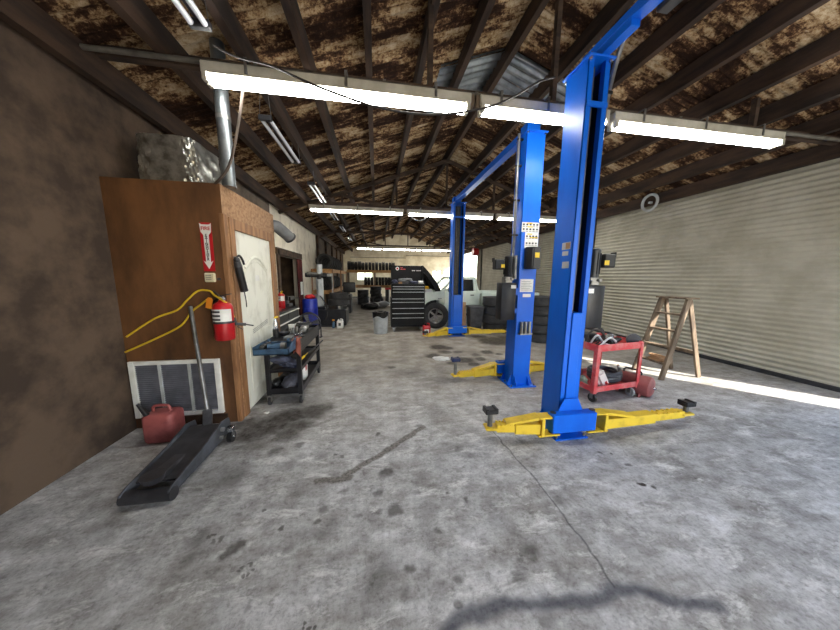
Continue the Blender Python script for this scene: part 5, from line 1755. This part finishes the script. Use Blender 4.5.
for xx in (0, cl):
    for yy in (0, cd):
        sx_ = 1 if xx == 0 else -1; sy_ = 1 if yy == 0 else -1
        def fl(b):
            b.bx(xx - .006 * sx_, xx + .042 * sx_, yy - .008 * sy_, yy - .002 * sy_, .13, .735).bx(xx - .010 * sx_, xx - .004 * sx_, yy - .006 * sy_, yy + .042 * sy_, .13, .735)
        cb(fl, 'leg', M['redcart'])
        wx, wy = xx + .05 * sx_, yy + .05 * sy_
        w = cb(lambda b: b.cyl((wx - .016, wy, .055), (wx + .016, wy, .055), .055, n=18), 'caster', M['black'] if xx == 0 else M['lgrey'])
        cb(lambda b: b.bx(wx - .028, wx - .02, wy - .02, wy + .02, .05, .15).bx(wx + .02, wx + .028, wy - .02, wy + .02, .05, .15).bx(wx - .03, wx + .03, wy - .03, wy + .03, .14, .156), 'caster_fork', M['steel'], w)
Mc = Matrix.Translation((2.62, 2.74, 0)) @ Matrix.Rotation(q, 4, 'Z')
def C(x, y, z):
    return Mc @ Vector((x, y, z))
# coil of black hose on the lower shelf
b = MB()
pts = []
for k in range(64):
    a = 2 * PI * k / 16
    pts.append(C(.50 + (.19 + .012 * math.sin(k * 1.7)) * math.cos(a), .28 + .18 * math.sin(a), .178 + .034 * (k / 16) + .005 * math.sin(k * 2.1)))
b.tube(pts, .020, 8, 2)
tag(b.build('hose_coil', M['hose']), 'coiled black rubber hose on the lower shelf of the red cart', 'hose')
t = thing('oil_jug', 'milky plastic jug with red print lying on the lower shelf of the red cart', 'jug', tuple(C(.2, .12, .165)))
b = MB()
Mj = Matrix.Translation(C(.235, .12, .262)) @ Euler((0, R_(-32), q)).to_matrix().to_4x4()
g = bmesh.ops.create_cube(b.bm, size=1, matrix=Mj @ Matrix.Diagonal((.15, .11, .24, 1)))
bmesh.ops.bevel(b.bm, geom=list(b.bm.edges), offset=.03, segments=3, affect='EDGES')
b.build('body', M['jugwhite'], t)
MB().cyl(Mj @ Vector((0, 0, .115)), Mj @ Vector((0, 0, .155)), .024, n=14).build('cap', M['red'], t)
MB().box(Mj @ Vector((.01, -.057, -.06)), (.03, .003, .05), 0, (0, R_(-32), q)).build('print_mark', M['red'], t)
simple('parts_bag', 'pale green bag on the lower shelf at the left end of the red cart', 'bag', lambda b: b.lump(C(.07, .24, .215), .085, (.55, .9, .8), .2, seed=51), M['greenbag'])
simple('brown_box', 'maroon box on the lower shelf behind the milky jug', 'box', lambda b: b.box(C(.1, .42, .245), (.16, .2, .16), .01, (0, 0, q)), M['maroon'])
t = thing('air_polisher', 'grey angle polisher lying on the top of the red cart', 'polisher', tuple(C(.52, .3, .67)))
b = MB()
b.cyl(C(.36, .28, .745), C(.60, .33, .745), .045, .035, n=16).cyl(C(.60, .33, .745), C(.68, .34, .74), .05, .04, n=16)
b.build('motor_body', M['chrome'], t)
b = MB()
b.cyl(C(.22, .26, .74), C(.36, .28, .745), .032, n=14)
b.build('grip', M['black'], t)
b = MB()
b.tube([C(.42, .28, .78), C(.38, .27, .86), C(.30, .26, .895)], .014, 8)
b.build('side_handle', M['black'], t)
MB().cyl(C(.67, .34, .70), C(.67, .34, .685), .07, n=22).cyl(C(.66, .34, .74), C(.67, .34, .70), .025, n=12).build('disc', M['grey'], t)
simple('grinding_disc', 'dark round disc standing at the right end of the red cart top', 'disc', lambda b: b.cyl(C(.69, .08, .752), C(.705, .10, .752), .080, n=24), M['darkgrey'])
b = MB()
pts = []
for k in range(36):
    a = 2 * PI * k / 12
    pts.append(C(.17 + .13 * math.cos(a), .16 + .05 * math.sin(a) + .02 * (k / 12), .785 + .10 * math.sin(a + .4 * (k // 12))))
b.tube(pts, .009, 7, 3)
tag(b.build('cord_coil', M['cable']), 'black looped cord standing on the left part of the red cart top', 'cord')
b = MB()
b.tube([C(.05, .06, .69), C(.12, .05, .74), (C(.22, .06, .80)), C(.33, .09, .79), C(.42, .10, .72), C(.38, .13, .69), C(.25, .12, .72), C(.16, .10, .78), C(.08, .10, .84), C(.05, .16, .72)], .012, 8, 5)
tag(b.build('air_line', M['lgrey']), 'pale grey air line looped over the front edge of the red cart top', 'air line')
simple('drill_driver', 'black drill with dark grip lying in the middle of the red cart top', 'drill', lambda b: b.cyl(C(.36, .16, .72), C(.56, .19, .74), .04, .032, n=14).bar(C(.40, .17, .72), C(.36, .08, .70), .05, .045, bev=.01).cyl(C(.56, .19, .74), C(.62, .20, .742), .02, n=10), M['black'])
simple('funnel', 'grey funnel standing at the left end of the red cart top', 'funnel', lambda b: b.lathe([(.075, .669), (.08, .67), (.02, .78), (.012, .85), (.008, .85), (.016, .78), (.07, .672)], Matrix.Translation(C(.09, .32, 0)), 22), M['lgrey'])
simple('black_tool_box', 'black tool box on the top of the red cart behind the cords', 'tool box', lambda b: b.box(C(.30, .45, .728), (.26, .16, .12), .012, (0, 0, q)), M['blackm'])

# air tank, wooden step ladder
t = thing('air_tank', 'faded maroon portable air tank on the floor right of the red cart', 'air tank', (3.42, 2.98, 0))
ax = Vector((.40, -.92, 0)).normalized()
p0 = Vector((3.42, 2.98, .137)) - ax * .20
Mt = Matrix.Translation(p0) @ ax.to_track_quat('Z', 'Y').to_matrix().to_4x4()
MB().lathe([(0, -.03), (.07, -.02), (.115, .01), (.135, .05), (.135, .39), (.128, .415), (.10, .43), (0, .44)], Mt, 28).build('tank', M['maroon'], t)
b = MB()
for f in (.08, .33):
    c_ = p0 + ax * f
    side = Vector((ax.y, -ax.x, 0))
    b.bar(c_ + side * .1 - Vector((0, 0, .143)), c_ + side * .09 - Vector((0, 0, .06)), .04, .012).bar(c_ - side * .1 - Vector((0, 0, .143)), c_ - side * .09 - Vector((0, 0, .06)), .04, .012)
b.build('foot', M['maroon'], t)
b = MB()
c_ = p0 + ax * .2
b.tube([c_ - ax * .1 + Vector((0, 0, .125)), c_ - ax * .08 + Vector((0, 0, .185)), c_ + ax * .08 + Vector((0, 0, .185)), c_ + ax * .1 + Vector((0, 0, .125))], .011, 8)
b.build('handle', M['darkgrey'], t)
b = MB()
b.cyl(p0 + ax * .44, p0 + ax * .47, .018, n=12).cyl(p0 + ax * .03 + Vector((0, 0, .1)), p0 + ax * .03 + Vector((0, 0, .17)), .012, n=8).cyl(p0 + ax * .02 + Vector((0, 0, .18)), p0 + ax * .04 + Vector((0, 0, .18)), .025, n=14)
b.build('gauge', M['chrome'], t)
t = thing('step_ladder', 'weathered wooden step ladder standing behind the maroon air tank', 'ladder', (4.62, 3.45, 0))
b = MB()
for yy in (3.28, 3.72):
    b.bar((4.290, yy, 0), (4.630, yy + (.03 if yy < 3.5 else -.03), 1.25), .035, .085)
b.build('front_rail', M['oldwood'], t)
b = MB()
for yy in (3.30, 3.70):
    b.bar((5.020, yy, 0), (4.680, yy + (.03 if yy < 3.5 else -.03), 1.22), .03, .06)
b.bar((4.910, 3.3, .4), (4.910, 3.7, .4), .03, .05)
b.build('rear_rail', M['oldwood'], t)
for k in range(4):
    z = .25 + .25 * k
    xx = 4.290 + .34 * z / 1.25
    MB().bx(xx - .05, xx + .05, 3.29, 3.71, z - .012, z + .012).build('step', M['oldwood'], t)
MB().bx(4.530, 4.790, 3.28, 3.72, 1.24, 1.265, .004).build('top_step', M['oldwood'], t)
simple('rope_bundle', 'tan rope bundle lying on a step of the wooden step ladder', 'rope', lambda b: [b.tube([(4.385 + .05 * math.cos(a), 3.45 + .13 * math.sin(a + k), .275 + .02 * k) for a in [2 * PI * j / 12 for j in range(12)]], .013, 7, 2, True) for k in range(4)], M['cardboard'])
# timber leaning behind the near stack
simple('timber_post', 'reddish wooden plank standing upright behind the nearest blue post', 'plank', lambda b: b.box((4.33, 5.8, .62), (.12, .035, 1.24), .003), M['wood'])
# paper litter
simple('paper_scrap', 'crumpled white paper lying on the floor between the lift arms', 'paper', lambda b: b.lump((1.2, 4.72, .02), .075, (1.5, 1, .26), .5, seed=61), M['white'])
simple('bottle_cap', 'tiny pale scrap on the oily floor near the office door', 'scrap', lambda b: b.lump((-1.24, 3.07, .008), .018, (1.2, 1, .4), .3, seed=62), M['white'])

# ------------------------------------------------------------------ camera, light, sky
cam = bpy.data.cameras.new('camera')
cam.sensor_fit = 'HORIZONTAL'
cam.sensor_width = 36
cam.lens = FPX / 840 * 36
cam.clip_start = .02
co = bpy.data.objects.new('camera', cam)
COL.objects.link(co)
mw = Matrix((CAM_R, CAM_U, -CAM_F)).transposed().to_4x4()
mw.translation = (0, 0, CAM_H)
co.matrix_world = mw
scene.camera = co

w = bpy.data.worlds.new('sky')
scene.world = w
w.use_nodes = True
nt = w.node_tree
for n in list(nt.nodes):
    nt.nodes.remove(n)
ow = nt.nodes.new('ShaderNodeOutputWorld')
bg = nt.nodes.new('ShaderNodeBackground')
sk = nt.nodes.new('ShaderNodeTexSky')
sk.sky_type = 'NISHITA'
sk.sun_disc = False
sk.sun_elevation = R_(38)
sk.sun_rotation = R_(140)
nt.links.new(sk.outputs[0], bg.inputs[0])
bg.inputs[1].default_value = 1.0
nt.links.new(bg.outputs[0], ow.inputs[0])

sun = bpy.data.lights.new('sun', 'SUN')
sun.energy = 20
sun.angle = R_(.6)
sun.color = (1, .95, .86)
so = bpy.data.objects.new('sun', sun)
COL.objects.link(so)
d = Vector((-.66 * math.cos(R_(36)), .75 * math.cos(R_(36)), -math.sin(R_(36))))
so.rotation_euler = d.to_track_quat('-Z', 'Y').to_euler()
so.location = (20, -20, 20)

vs = scene.view_settings
vs.view_transform = 'Standard'
vs.look = 'None'
vs.gamma = 1
vs.exposure = 0.0
vs.use_curve_mapping = False
cy = scene.cycles
cy.max_bounces = 8
cy.diffuse_bounces = 4
cy.glossy_bounces = 3
cy.transparent_max_bounces = 6
cy.sample_clamp_indirect = 6
cy.use_denoising = True
try:
    cy.denoiser = 'OPENIMAGEDENOISE'
except Exception:
    pass
